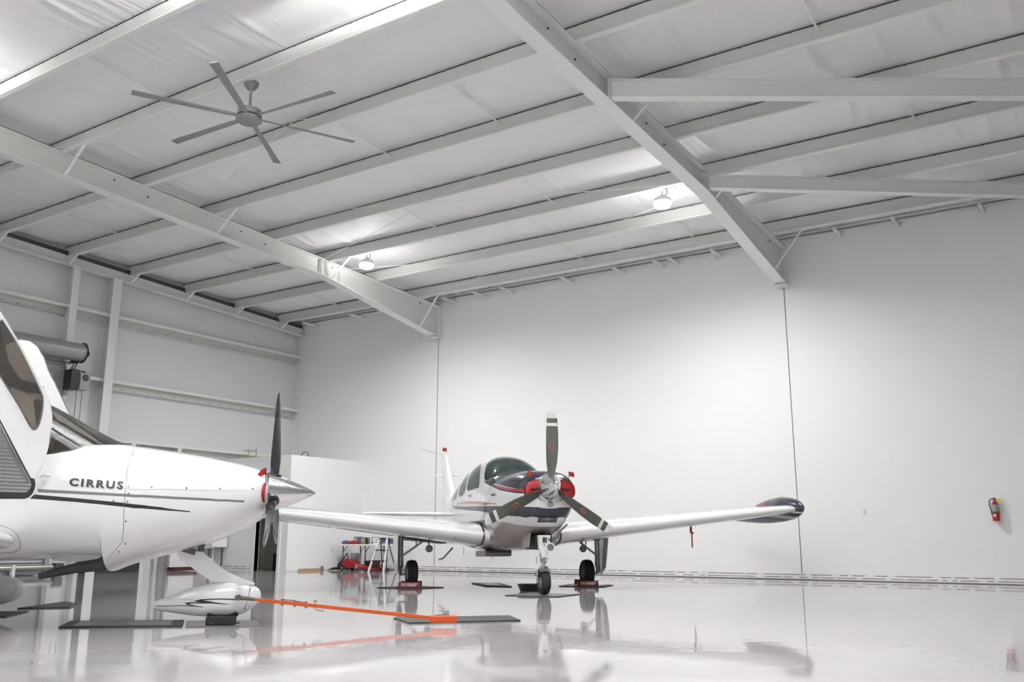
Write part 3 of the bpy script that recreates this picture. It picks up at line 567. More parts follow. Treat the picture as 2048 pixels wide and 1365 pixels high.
# step ladder
t = thing('step_ladder', 'white step ladder with black treads standing at the right of the table', 'ladder', (-15.12, 17.3, 0))
for s, n_ in ((-1, 0), (1, 0)):
    m = MB(); m.beam((s * .24 - .02, -.2, 0), (s * .11 - .0, .02, .80), [(-.022, -.018), (.022, -.018), (.022, .018), (-.022, .018)], up=(0, 1, 0)); m.build('front_rail', M_wall, t)
    m = MB(); m.beam((s * .22, .27, 0), (s * .11, .04, .76), [(-.012, -.01), (.012, -.01), (.012, .01), (-.012, .01)], up=(0, 1, 0)); m.build('rear_rail', M_mdark, t)
for z in (.25, .50, .77):
    w = .24 - .13 * z / .8; y = -.2 + .22 * z / .8; m = MB(); m.bb((-w, y - .03, z), (w, y + .09, z + .025)); m.build('tread', M_black, t)
# red power machine under the table
t = thing('pressure_washer', 'red and black wheeled machine lying under the left end of the table', 'machine', (-16.25, 17.55, 0))
m = MB(); m.prism([(-.32, .06), (.1, .06), (.16, .13), (.02, .24), (-.18, .30), (-.3, .22)], lambda u, v, s: (u, -.16 + .3 * s, v)); m.build('red_shell', M_redcloth, t, bevel=.02)
m = MB(); m.prism([(-.42, .05), (-.3, .05), (-.28, .26), (-.38, .22), (-.44, .14)], lambda u, v, s: (u, -.18 + .34 * s, v)); m.build('motor_cover', M_black, t, bevel=.02)
for y in (-.2, .17): m = MB(); m.lathe([(0, 0), (.055, 0), (.07, .015), (.055, .04), (0, .04)], (-.24, y, .07), (0, 1, 0), 20); o = m.build('wheel', M_rubber, t, smooth=40); m = MB(); m.lathe([(0, -.003), (.025, -.003), (.025, .0), (0, 0)], (-.24, y, .07), (0, 1, 0), 14); m.build('wheel_hub', M_metal, o)
m = MB(); m.tube([(-.3, -.14, .22), (-.16, -.14, .42), (-.12, -.14, .43), (-.1, -.14, .24)], .014, 8); m.build('handle', M_black, t, smooth=50)
m = MB(); m.bb((.1, -.14, .06), (.22, .1, .17)); m.build('pump_block', M_metal, t, bevel=.01)
m = MB(); m.tube([(-.05, -.18, .26), (.2, -.18, .18), (.5, -.16, .13), (.8, -.1, .05)], .013, 8); m.tube([(.22, -.1, .09), (.5, -.14, .08), (.75, -.1, .05)], .03, 8); m.build('hose', mat('red_hose_rubber', (.35, .01, .02), .4), t, smooth=50)
m = MB(); m.bb((-16.3, 17.95, .0), (-15.98, 18.2, .24)); item('crate', 'dark red and green crate on the floor under the table', 'crate', m, mat('dark_crate', (.12, .05, .03), .6, bump=(8, .1, .8)))
m = MB(); m.tube([(-15.78, 18.0, .05), (-15.76, 18.0, .15), (-15.7, 18.0, .22), (-15.62, 18.0, .27)], .012, 6); m.bb((-15.9, 17.95, 0), (-15.6, 18.1, .06)); item('red_lever_jack', 'low dark red jack with a curved lever under the table', 'jack', m, mat('dark_red_enamel', (.15, .01, .015), .4))
m = MB(); m.lathe([(0, 0), (.12, 0), (.15, .42), (.14, .42), (.11, .01), (0, .01)], (-16.72, 18.1, 0), n=20); item('waste_basket', 'grey wastebasket on the floor behind the left table leg', 'bin', m, M_metal, smooth=40)
m = MB(); R_ = random.Random(5)
for k in range(5):
    y = 17.3 + .08 * k; m.tube([(-16.9 + .02 * k, y, .02), (-16.86, y + .15, .05 + .03 * R_.random()), (-16.8 + .03 * k, y + .3, .02)], .014, 6)
item('air_hose_fitting', 'dark tangle of hoses on the floor left of the red machine', 'hose', m, M_black)
m = MB(); m.bb((AX + .01, 16.35, .0), (AX + .05, 17.05, .06)); item('cardboard_strip', 'long strip of brown cardboard on the floor along the corner room', 'cardboard', m, M_tan2)
m = MB(); m.lathe([(0, 0), (.035, 0), (.035, .11), (0, .11)], (AX + .06, 17.12, .0), n=16); item('tape_roll', 'small purple and white roll at the end of the cardboard strip', 'roll', m, mat('purple_roll', (.25, .14, .2), .6))
# ------------------------------------------------------------------ tow bar
A = Vector((-6.56, 5.66, .232)); E_ = Vector((-5.16, 6.615, .062)); dv = (E_ - A).normalized()
t = thing('tow_bar', 'orange tow bar hooked to the nose wheel fairing of the near aircraft', 'tow bar', (0, 0, 0))
sd = dv.cross(Vector((0, 0, 1))).normalized()
m = MB(); sq = lambda w, h: [(-w, -h), (w, -h), (w, h), (-w, h)]
m.beam(A + dv * .10, A + dv * .9, sq(.011, .012)); m.build('inner_tube', M_orange, t, bevel=.003)
m = MB(); m.beam(A + dv * .22, E_, sq(.014, .0155)); m.build('outer_tube', M_orange, t, bevel=.003)
m = MB(); m.tube([A - dv * .03, A + dv * .12], [.019, .014], 12); m.lathe([(0, -.02), (.024, -.02), (.024, .02), (0, .02)], A - dv * .03, sd, 16); m.build('wheel_hook', M_mdark, t, smooth=40)
m = MB()
for q in (.36, .47, .57):
    P_ = A + dv * q; m.tube([P_ + Vector((0, 0, .026)), P_ - Vector((0, 0, .028))], .007, 8); m.lathe([(0, 0), (.012, 0), (.012, .008), (0, .008)], P_ + Vector((0, 0, .02)), (0, 0, 1), 8); m.lathe([(0, 0), (.011, 0), (.011, .008), (0, .008)], P_ - Vector((0, 0, .028)), (0, 0, 1), 8)
m.build('clamp_bolt', M_mdark, t)
m = MB(); m.tube([A + dv * .36 + Vector((0, 0, .024)), A + dv * .47 + Vector((0, 0, .024))], .005, 6); m.tube([A + dv * .47 + Vector((0, 0, .02)), A + dv * .57 + Vector((0, 0, .018))], .005, 6); m.build('latch_strap', M_mdark, t)
P_ = A + dv * .65; m = MB(); m.tube([P_ + Vector((0, 0, .045)), P_ - Vector((0, 0, .03)), P_ - Vector((0, 0, .036)) + dv * .01, P_ - Vector((0, 0, .040)) + dv * .075], .006, 8); m.lathe([(0, 0), (.018, 0), (.018, .014), (0, .014)], P_ + Vector((0, 0, .032)), (0, 0, 1), 12); m.build('locking_pin', M_metal, t, smooth=40)
m = MB(); H = E_ - dv * .02; H.z = .055
m.box(H + Vector((dv.x, dv.y, 0)) * .10, (.24, .075, .062), rz=math.atan2(dv.y, dv.x)); m.build('handle_block', M_orange, t, bevel=.01)
m = MB(); m.beam(H + Vector((dv.x, dv.y, 0)) * .02 + Vector((0, 0, .032)), H + Vector((dv.x, dv.y, 0)) * .13 + Vector((0, 0, .045)), sq(.012, .006)); m.prism([(.09, .03), (.15, .03), (.15, .075), (.05, .075), (.05, .07), (.1, .06)], lambda u, v, s: H + Vector((dv.x, dv.y, 0)) * u + sd * (-.012 + .024 * s) + Vector((0, 0, v))); m.build('release_trigger', M_metal, t)
# ------------------------------------------------------------------ aircraft skins
def v_at(T, x, z):                       # starboard side: v from 0 (keel) to .5 (crown) where the skin has height z
    lo, hi = .0, .5
    for _ in range(40):
        mid = (lo + hi) / 2
        if S(T, x, mid)[2] < z: lo = mid
        else: hi = mid
    return (lo + hi) / 2
def nrm(T, u, v):
    e = 1e-3; a = Vector(S(T, u + e, v)); b_ = Vector(S(T, u - e, v)); c = Vector(S(T, u, min(v + e, .9999))); d = Vector(S(T, u, max(v - e, .0001)))
    n = (a - b_).cross(c - d); n.normalize()
    zt, zb, w, zw, nt, nb = interp(T, u); p = Vector(S(T, u, v)) - Vector((u, 0, zw))
    return n if n.dot(p) > 0 else -n
def xz(T, pts, step=.12):
    out = []
    for (xa, za), (xb, zb_) in zip(pts[:-1], pts[1:]):
        n = max(1, int(abs(xb - xa) / (step if min(xa, xb) < -.4 else .015)))
        for k in range(n): x = xa + (xb - xa) * k / n; out.append((x, v_at(T, x, za + (zb_ - za) * k / n)))
    return out + [(pts[-1][0], v_at(T, *pts[-1]))]
VS = 3.4
def mir(loop): return [(u, 1 - v) for u, v in loop]
def strip(line, w):                      # thin closed loop around a polyline in (u,v)
    L, Rr = [], []
    for i, p in enumerate(line):
        a = line[max(i - 1, 0)]; c = line[min(i + 1, len(line) - 1)]; dx, dy = c[0] - a[0], (c[1] - a[1]) * VS; n = math.hypot(dx, dy) or 1
        L.append((p[0] - dy / n * w / 2, p[1] + dx / n * w / 2 / VS)); Rr.append((p[0] + dy / n * w / 2, p[1] - dx / n * w / 2 / VS))
    return L + Rr[::-1]
def dense(loop, step=.05):
    out = []
    for i, p in enumerate(loop):
        q = loop[(i + 1) % len(loop)]; d = math.hypot(q[0] - p[0], (q[1] - p[1]) * VS); n = max(1, int(d / step))
        for k in range(n): out.append((p[0] + (q[0] - p[0]) * k / n, p[1] + (q[1] - p[1]) * k / n))
    return out
def rnd_loop(loop, it=2):
    for _ in range(it):
        out = []
        for i, p in enumerate(loop):
            q = loop[(i + 1) % len(loop)]; out += [(p[0] * .75 + q[0] * .25, p[1] * .75 + q[1] * .25), (p[0] * .25 + q[0] * .75, p[1] * .25 + q[1] * .75)]
        loop = out
    return loop
def inside(p, loop):
    c = False; x, y = p; n = len(loop); j = n - 1
    for i in range(n):
        xi, yi = loop[i]; xj, yj = loop[j]
        if (yi > y) != (yj > y) and x < (xj - xi) * (y - yi) / (yj - yi) + xi: c = not c
        j = i
    return c
def skin(T, us, nv, regions):
    """regions: (key, loop) later ones win. returns {key: (verts, faces)} on the skin surface"""
    verts = []; edges = []; loops = []
    for key, loop in regions:
        lp = dense([(u, min(max(v, 0), 1)) for u, v in loop]); o = len(verts); verts += [(u, v * VS) for u, v in lp]; edges += [(o + i, o + (i + 1) % len(lp)) for i in range(len(lp))]; loops.append((key, lp))
    bp = [(x, y) for x, y in verts]; cell = {}
    for x, y in bp: cell.setdefault((int(x / .06), int(y / .06)), []).append((x, y))
    def near(x, y, d):
        i, j = int(x / .06), int(y / .06)
        return any((x - a) ** 2 + (y - b_) ** 2 < d * d for p in (i - 1, i, i + 1) for q in (j - 1, j, j + 1) for a, b_ in cell.get((p, q), ()))
    for ui, u in enumerate(us):
        for k in range(nv + 1):
            v = k / nv; edge = ui in (0, len(us) - 1) or k in (0, nv)
            if edge and not near(u, v * VS, 1e-4) or not edge and not near(u, v * VS, .012): verts.append((u, v * VS))
    vo, eo, fo, _, _, _ = geometry.delaunay_2d_cdt([Vector(p) for p in verts], edges, [], 0, 1e-6)
    bbs = [(min(p[0] for p in lp), max(p[0] for p in lp), min(p[1] for p in lp), max(p[1] for p in lp)) for _, lp in loops]
    P = [S(T, min(max(p.x, us[-1]), us[0]), min(max(p.y / VS, 0), 1)) for p in vo]; out = {}
    for f in fo:
        cx = sum(vo[i].x for i in f) / len(f); cv = sum(vo[i].y for i in f) / len(f) / VS; key = 'skin'
        for (k, lp), bb in zip(loops, bbs):
            if bb[0] <= cx <= bb[1] and bb[2] <= cv <= bb[3] and inside((cx, cv), lp): key = k
        out.setdefault(key, []).append(f)
    return P, out
def skin_obj(P, groups, name, mats, parent, off=0, extra=None):
    """groups: list of face lists, one per material"""
    idx = {}; m = MB()
    for mi, fs in enumerate(groups):
        for f in fs:
            g = []
            for i in f:
                if i not in idx: idx[i] = len(m.v); m.v.append(P[i])
                g.append(idx[i])
            m.f.append(tuple(g)); m.m.append(mi)
    if extra: extra(m)
    me = bpy.data.meshes.new(name); me.from_pydata(m.v, [], m.f)
    for q in mats: me.materials.append(q)
    for p, i in zip(me.polygons, m.m): p.material_index = i
    import bmesh
    bm = bmesh.new(); bm.from_mesh(me); bmesh.ops.remove_doubles(bm, verts=bm.verts, dist=2e-4); bmesh.ops.recalc_face_normals(bm, faces=bm.faces)
    # outward: compare with axis
    s = 0
    for f in bm.faces:
        c = f.calc_center_median(); s += f.normal.dot(Vector((0, c.y, c.z - 1.2))) * f.calc_area()
    if s < 0: bmesh.ops.reverse_faces(bm, faces=bm.faces)
    bm.to_mesh(me); bm.free(); me.shade_smooth()
    try: me.set_sharp_from_angle(angle=math.radians(38))
    except Exception: pass
    o = bpy.data.objects.new(name, me); C.objects.link(o); o.parent = parent; return o
def stations(a, b_, n0, n1=None):
    out = []; x = a
    while x > b_: out.append(x); x -= n0 if x > -1.5 else (n0 * 1.3 if x > -4 else n0 * 3)
    return out + [b_]
def airfoil(n=16, cam=.02, t=.15):      # unit chord, x 0 at the nose to -1 at the tail
    pts = []
    for k in range(n + 1):
        x = (1 - math.cos(PI * k / n)) / 2; yt = 5 * t * (.2969 * math.sqrt(x) - .126 * x - .3516 * x * x + .2843 * x ** 3 - .1036 * x ** 4); yc = cam * 4 * x * (1 - x); pts.append((x, yc + yt, yc - yt))
    return [(-x, u) for x, u, l in pts[::-1]] + [(-x, l) for x, u, l in pts[1:-1]]
def wing(name, mats, parent, secs, side, cam=.02, n=24, cut=None, smooth=40, inc=0):
    """secs: (y, xLE, z, chord, t/c)"""
    m = MB(); rings = []
    for y, x, z, c, t in secs: rings.append([(x + a * c, side * y, z + w * c + inc * a * c) for a, w in airfoil(n, cam, t)])
    m.loft(rings); return m.build(name, mats, parent, smooth=smooth)
def prop_blade(R0, R1, prof, rot, X0, mats, parent, tip=None, name='propeller_blade', zc=0, thick=.10, tipmats=None):
    m = MB(); n = 14; rings = []; N = 26
    def ip(r_):
        for a, b_ in zip(prof[:-1], prof[1:]):
            if a[0] <= r_ <= b_[0]: t = (r_ - a[0]) / (b_[0] - a[0]); return [p + (q - p) * t for p, q in zip(a, b_)]
        return prof[-1]
    rs = sorted(set([R0 + (R1 - R0) * i / N for i in range(N + 1)] + ([x for q in tip for x in q[:2]] if tip else []) + [R1 - .01, R1 - .025]))
    for r_ in rs:
        _, cl, ct, pitch = ip(r_)            # leading, trailing extents, pitch
        ring = []
        for k in range(n):
            a = 2 * PI * k / n; c = (cl + ct) / 2; mid = (cl - ct) / 2; u = mid + c * math.cos(a); w = thick * c * math.sin(a) * (1 if c > .05 else 3)
            yy = u * math.cos(pitch) - w * math.sin(pitch); xx = u * math.sin(pitch) + w * math.cos(pitch)
            p = Vector((xx, yy, r_)); p = Matrix.Rotation(rot, 3, 'X') @ p; ring.append((p.x + X0, p.y, p.z + zc))
        rings.append(ring)
    vs = [p for q in rings for p in q]; 
    for i in range(len(rings) - 1):
        rm = (rs[i] + rs[i + 1]) / 2; mi = 0
        if tip:
            for a, b_, q in tip:
                if a <= rm <= b_: mi = q
        o = len(m.v); m.add(rings[i] + rings[i + 1], [(k, (k + 1) % n, n + (k + 1) % n, n + k) for k in range(n)], mi)
    m.add(rings[0], [tuple(range(n))]); m.add(rings[-1], [tuple(range(n))], 1 if tip else 0)
    import bmesh
    me = bpy.data.meshes.new(name); me.from_pydata(m.v, [], m.f)
    for q in mats: me.materials.append(q)
    for p, i in zip(me.polygons, m.m): p.material_index = i
    bm = bmesh.new(); bm.from_mesh(me); bmesh.ops.remove_doubles(bm, verts=bm.verts, dist=1e-5); bmesh.ops.recalc_face_normals(bm, faces=bm.faces); bm.to_mesh(me); bm.free(); me.shade_smooth()
    o = bpy.data.objects.new(name, me); C.objects.link(o); o.parent = parent; return o
def wheel(parent, c, r, w, hubr, name='wheel', side=1):
    m = MB(); prof = [(r * .62, -w * .42), (r * .80, -w * .5), (r * .94, -w * .40), (r * .995, -w * .2), (r, 0), (r * .995, w * .2), (r * .94, w * .40), (r * .80, w * .5), (r * .62, w * .42)]
    m.lathe(prof, c, (0, 1, 0), 40); o = m.build('tire', M_rubber, parent, smooth=50)
    m = MB()
    for s in (-1, 1): m.lathe([(hubr, s * w * .40), (hubr * .93, s * w * .46), (hubr * .8, s * w * .40), (hubr * .45, s * w * .34), (hubr * .4, s * w * .44), (0, s * w * .45)], c, (0, 1, 0), 28)
    m.build('rim', mat('wheel_rim_white', (.55, .55, .53), .35), o, smooth=30)
    m = MB()
    for s in (-1, 1): m.lathe([(0, s * w * .46), (hubr * .33, s * w * .46), (hubr * .3, s * w * .52), (0, s * w * .53)], c, (0, 1, 0), 16)
    m.build('axle_cap', M_black, o, smooth=30)
    return o

# ================================================================== FAR AIRCRAFT
BT = [(-0.1, 1.58, 1.16, 0.3, 1.42, 2.6, 2.4), (-0.13, 1.61, 1.1, 0.345, 1.42, 2.7, 2.5), (-0.2, 1.65, 1.0, 0.385, 1.41, 2.8, 2.5), (-0.35, 1.685, 0.91, 0.425, 1.38, 2.8, 2.5), (-0.7, 1.715, 0.8, 0.49, 1.32, 2.7, 2.6), (-1.2, 1.735, 0.68, 0.545, 1.25, 2.5, 2.8), (-1.55, 1.76, 0.61, 0.57, 1.22, 2.3, 3.0), (-1.85, 1.9, 0.58, 0.58, 1.2, 2.25, 3.0), (-2.15, 2.015, 0.565, 0.585, 1.2, 2.25, 3.0), (-2.5, 2.075, 0.555, 0.585, 1.2, 2.25, 3.0), (-3.0, 2.1, 0.55, 0.585, 1.2, 2.25, 3.0), (-3.7, 2.06, 0.56, 0.575, 1.2, 2.25, 2.8), (-4.4, 1.95, 0.61, 0.54, 1.2, 2.2, 2.6), (-5.2, 1.8, 0.73, 0.46, 1.22, 2.2, 2.4), (-6.0, 1.66, 0.88, 0.36, 1.24, 2.1, 2.2), (-7.0, 1.52, 1.02, 0.24, 1.27, 2, 2), (-8.1, 1.42, 1.16, 0.1, 1.29, 2, 2)]
CT = [(-0.05, 1.29, 0.97, 0.26, 1.13, 2.3, 2.3), (-0.08, 1.32, 0.92, 0.34, 1.12, 2.4, 2.3), (-0.13, 1.345, 0.885, 0.385, 1.11, 2.4, 2.3), (-0.22, 1.38, 0.82, 0.435, 1.1, 2.4, 2.3), (-0.45, 1.43, 0.72, 0.505, 1.07, 2.4, 2.4), (-0.67, 1.47, 0.65, 0.55, 1.05, 2.4, 2.4), (-0.89, 1.5, 0.59, 0.58, 1.03, 2.4, 2.5), (-1.11, 1.53, 0.53, 0.6, 1.0, 2.4, 2.5), (-1.24, 1.545, 0.485, 0.61, 1.0, 2.4, 2.5), (-1.325, 1.567, 0.452, 0.614, 1.0, 2.4, 2.5), (-1.337, 1.57, 0.575, 0.614, 1.0, 2.4, 2.8), (-1.55, 1.67, 0.575, 0.625, 1.0, 2.35, 2.8), (-1.77, 1.79, 0.57, 0.635, 1.0, 2.3, 2.8), (-1.97, 1.895, 0.555, 0.64, 1.0, 2.25, 2.8), (-2.3, 2.03, 0.54, 0.645, 1.0, 2.2, 2.8), (-2.8, 2.1, 0.53, 0.645, 1.0, 2.2, 2.8), (-3.4, 2.08, 0.55, 0.62, 1.02, 2.2, 2.6), (-4.2, 1.92, 0.65, 0.52, 1.08, 2.1, 2.4), (-5.0, 1.7, 0.8, 0.38, 1.15, 2, 2.2), (-6.0, 1.5, 0.98, 0.22, 1.22, 2, 2), (-6.8, 1.4, 1.1, 0.1, 1.25, 2, 2)]
def interp(T,x):
    if x>=T[0][0]: return T[0][1:]
    if x<=T[-1][0]: return T[-1][1:]
    n=len(T)
    for i in range(n-1):
        if T[i][0]>=x>=T[i+1][0]: break
    a,b=T[i],T[i+1];h=b[0]-a[0];t=(x-a[0])/h;out=[]
    for k in range(1,7):
        d=(b[k]-a[k])/h
        def slope(j):
            if j==0: return (T[1][k]-T[0][k])/(T[1][0]-T[0][0])
            if j==n-1: return (T[-1][k]-T[-2][k])/(T[-1][0]-T[-2][0])
            d0=(T[j][k]-T[j-1][k])/(T[j][0]-T[j-1][0]);d1=(T[j+1][k]-T[j][k])/(T[j+1][0]-T[j][0])
            return 0 if d0*d1<=0 else 2*d0*d1/(d0+d1)
        m0,m1=slope(i)*h,slope(i+1)*h
        out.append((2*t**3-3*t*t+1)*a[k]+(t**3-2*t*t+t)*m0+(-2*t**3+3*t*t)*b[k]+(t**3-t*t)*m1)
    return out
def S(T,x,v):
    zt,zb,w,zw,nt,nb=interp(T,x);ph=v*2*math.pi;s,c=math.sin(ph),math.cos(ph)
    n=nb if c>0 else nt
    y=-w*math.copysign(abs(s)**(2/n),s)
    z=zw-(zw-zb)*abs(c)**(2/nb) if c>0 else zw+(zt-zw)*abs(c)**(2/nt)
    return x,y,z

B = thing('light_aircraft', 'white light aircraft with dark stripes, red plugs and three-bladed propeller facing the camera', 'aircraft', (BO[0], BO[1], .010), -.739)
us = stations(-.10, -8.1, .045)
navy = [(-.095, .5)] + xz(BT, [(-.10, 1.40), (-.165, 1.415), (-.36, 1.44), (-.825, 1.50), (-1.35, 1.56), (-1.72, 1.605), (-1.95, 1.65)]) + [(-1.99, .357), (-1.80, .374), (-1.62, .402), (-1.53, .452), (-1.505, .5)]
redl = xz(BT, [(-.10, 1.415), (-.165, 1.42), (-.36, 1.435), (-.825, 1.49), (-1.35, 1.55), (-1.75, 1.60)]) + xz(BT, [(-1.72, 1.585), (-1.3, 1.52), (-.944, 1.46), (-.381, 1.39), (-.165, 1.37), (-.10, 1.37)])
blk = xz(BT, [(-.10, 1.375), (-.165, 1.375), (-.381, 1.395), (-.944, 1.466), (-1.3, 1.525), (-1.7, 1.582), (-1.95, 1.645)]) + xz(BT, [(-1.955, 1.625), (-1.691, 1.558), (-1.3, 1.505), (-.944, 1.447), (-.381, 1.378), (-.165, 1.358), (-.10, 1.358)])
wsh = rnd_loop([(-1.96, .340), (-1.80, .368), (-1.60, .402), (-1.52, .45), (-1.50, .5)] + [(-1.52, .55), (-1.60, .598), (-1.80, .632), (-1.96, .660), (-2.2, .6266), (-2.5, .59), (-2.64, .556), (-2.68, .5), (-2.64, .444), (-2.5, .41), (-2.2, .3734)])
win1 = rnd_loop([(-2.12, .315), (-2.38, .355), (-2.80, .402), (-3.05, .417), (-3.28, .408), (-3.36, .38), (-3.2, .335), (-3.02, .300), (-2.5, .305), (-2.2, .310)], 1)
win2 = rnd_loop([(-3.17, .315), (-3.35, .345), (-3.55, .386), (-3.75, .395), (-3.98, .378), (-3.95, .335), (-3.75, .291), (-3.22, .293)], 1)
win3 = rnd_loop([(-3.96, .300), (-4.08, .335), (-4.22, .365), (-4.5, .365), (-4.72, .345), (-4.72, .31), (-4.6, .293), (-4.05, .293)], 1)
redline = xz(BT, [(-4.03, 1.358), (-3.271, 1.368), (-2.6, 1.352), (-1.896, 1.315), (-.933, 1.248)]) + xz(BT, [(-1.886, 1.272), (-2.589, 1.30), (-3.3, 1.325), (-4.0, 1.35)])
band = xz(BT, [(-4.515, 1.35), (-3.022, 1.28), (-1.886, 1.25), (-.868, 1.21), (-.208, 1.18), (-.105, 1.175)]) + [(-.102, .0), (-.17, .0)] + xz(BT, [(-.185, 1.04), (-.208, 1.045), (-.652, 1.07), (-1.886, 1.17), (-2.805, 1.21), (-4.017, 1.27)])
tan = [(-.34, .0)] + xz(BT, [(-.36, .92), (-.45, .935), (-.674, .97), (-1.171, 1.01), (-1.896, 1.0), (-2.4, .98), (-3.7, .85)]) + [(-5, .12), (-7.5, .05), (-7.6, 0)]
regs = []
for k, l in (('navy', navy), ('red', redl), ('blk', blk)): regs += [(k, l), (k, mir(l))]
regs += [('tan', tan), ('tan', mir(tan)), ('band', band), ('band', mir(band)), ('red', redline), ('red', mir(redline))]
for k, l in (('frame', win1), ('frame', win2), ('frame', win3)): pass
seam = strip([(-1.9, .225), (-1.9, .27), (-1.9, .335)], .008); regs += [('line', seam), ('line', mir(seam))]
seam2 = strip([(-3.09, .225), (-3.09, .29)], .008); regs += [('line', seam2), ('line', mir(seam2))]
regs += [('windshield', wsh)] + [(n_, l) for n_, l in (('w1', win1), ('w2', win2), ('w3', win3))] + [(n_ + 'p', mir(l)) for n_, l in (('w1', win1), ('w2', win2), ('w3', win3))]
P, G = skin(BT, us, 84, regs)
def capB(m):
    zt, zb, w, zw, nt, nb = interp(BT, -.10); prev = None
    n = 48; R_ = []
    for s, x in ((1, -.10), (.93, -.085), (.80, -.075), (.4, -.07), (.02, -.07)):
        R_.append([(x, S(BT, -.10, k / n)[1] * s, zw + (S(BT, -.10, k / n)[2] - zw) * s) for k in range(n)])
    m.loft(R_, 0, cap=False)
g = lambda k: G.get(k, [])
skin_obj(P, [g('skin'), g('navy'), g('red'), g('blk'), g('band'), g('tan'), g('line')], 'fuselage', [M_skinw, M_skinn, M_red, M_black, M_skinn, M_tan, M_mdark], B, extra=capB)
skin_obj(P, [g('windshield')], 'windshield', [M_glassT], B)
for k in ('w1', 'w2', 'w3', 'w1p', 'w2p', 'w3p'): skin_obj(P, [g(k)], 'side_window', [M_glassT], B)
# cabin inside
m = MB(); m.bb((-4.6, -.45, .75), (-1.6, .45, .80)); m.build('cabin_floor', M_interior, B)
m = MB(); m.prism([(-1.50, 1.20), (-1.53, 1.62), (-1.66, 1.66), (-2.0, 1.62), (-2.05, 1.20)], lambda u, v, s: (u, -.49 + .98 * s, v)); m.build('instrument_panel', M_black, B, bevel=.02)
m = MB(); m.bb((-4.6, -.30, .8), (-4.57, .30, 1.55)); m.build('rear_bulkhead', M_interior, B)
for x in (-2.75, -3.7):
    for y in (-.25, .25):
        m = MB(); m.box((x, y, 1.05), (.42, .40, .14)); m.box((x - .22, y, 1.35), (.12, .38, .56), ry=-.15); m.box((x - .28, y, 1.70), (.09, .24, .16), ry=-.15); m.build('seat', M_seat, B, bevel=.03)
# nose details
m = MB(); m.lathe([(.0, .32), (.02, .305), (.07, .235), (.125, .135), (.165, .03), (.185, -.03), (.188, -.06), (0, -.06)], (0, -.01, 1.44), (1, 0, 0), 40); m.build('spinner', M_chrome, B, smooth=30)
m = MB(); m.tube([(.285, 0, 1.44), (.292, 0, 1.44)], .012, 8)
bprof = [(.10, .035, .035, .9), (.2, .06, .055, .75), (.35, .085, .07, .55), (.55, .095, .075, .42), (.75, .09, .075, .32), (.90, .08, .07, .25), (.97, .075, .07, .22), (1.01, .045, .068, .2), (1.035, .0, .06, .2)]
for a in (1, 124, -117):
    o = prop_blade(.10, 1.035, bprof, -math.radians(a), 0.0, [M_blade, M_bladew], B, tip=[(.84, .885, 1), (.95, 1.04, 1)], zc=1.44)
    Rt = Matrix.Rotation(-math.radians(a), 3, 'X')
    def onb(q, z_, out=.013): p_ = .42; return Rt @ Vector((q * math.sin(p_) + out * math.cos(p_), q * math.cos(p_) - out * math.sin(p_), z_)) + Vector((0, 0, 1.44))
    m = MB(); m.tube([onb(.01 + .026 * math.cos(q), .56 + .045 * math.sin(q)) for q in [2 * PI * k / 20 for k in range(21)]], .003, 5); m.build('blade_badge_ring', mat('badge_orange', (.50, .24, .16), .5), o)
    m = MB(); m.tube([onb(-.004, .535), onb(.01, .56), (onb(.024, .585))], .006, 6); m.build('blade_badge_bar', M_redcloth, o)
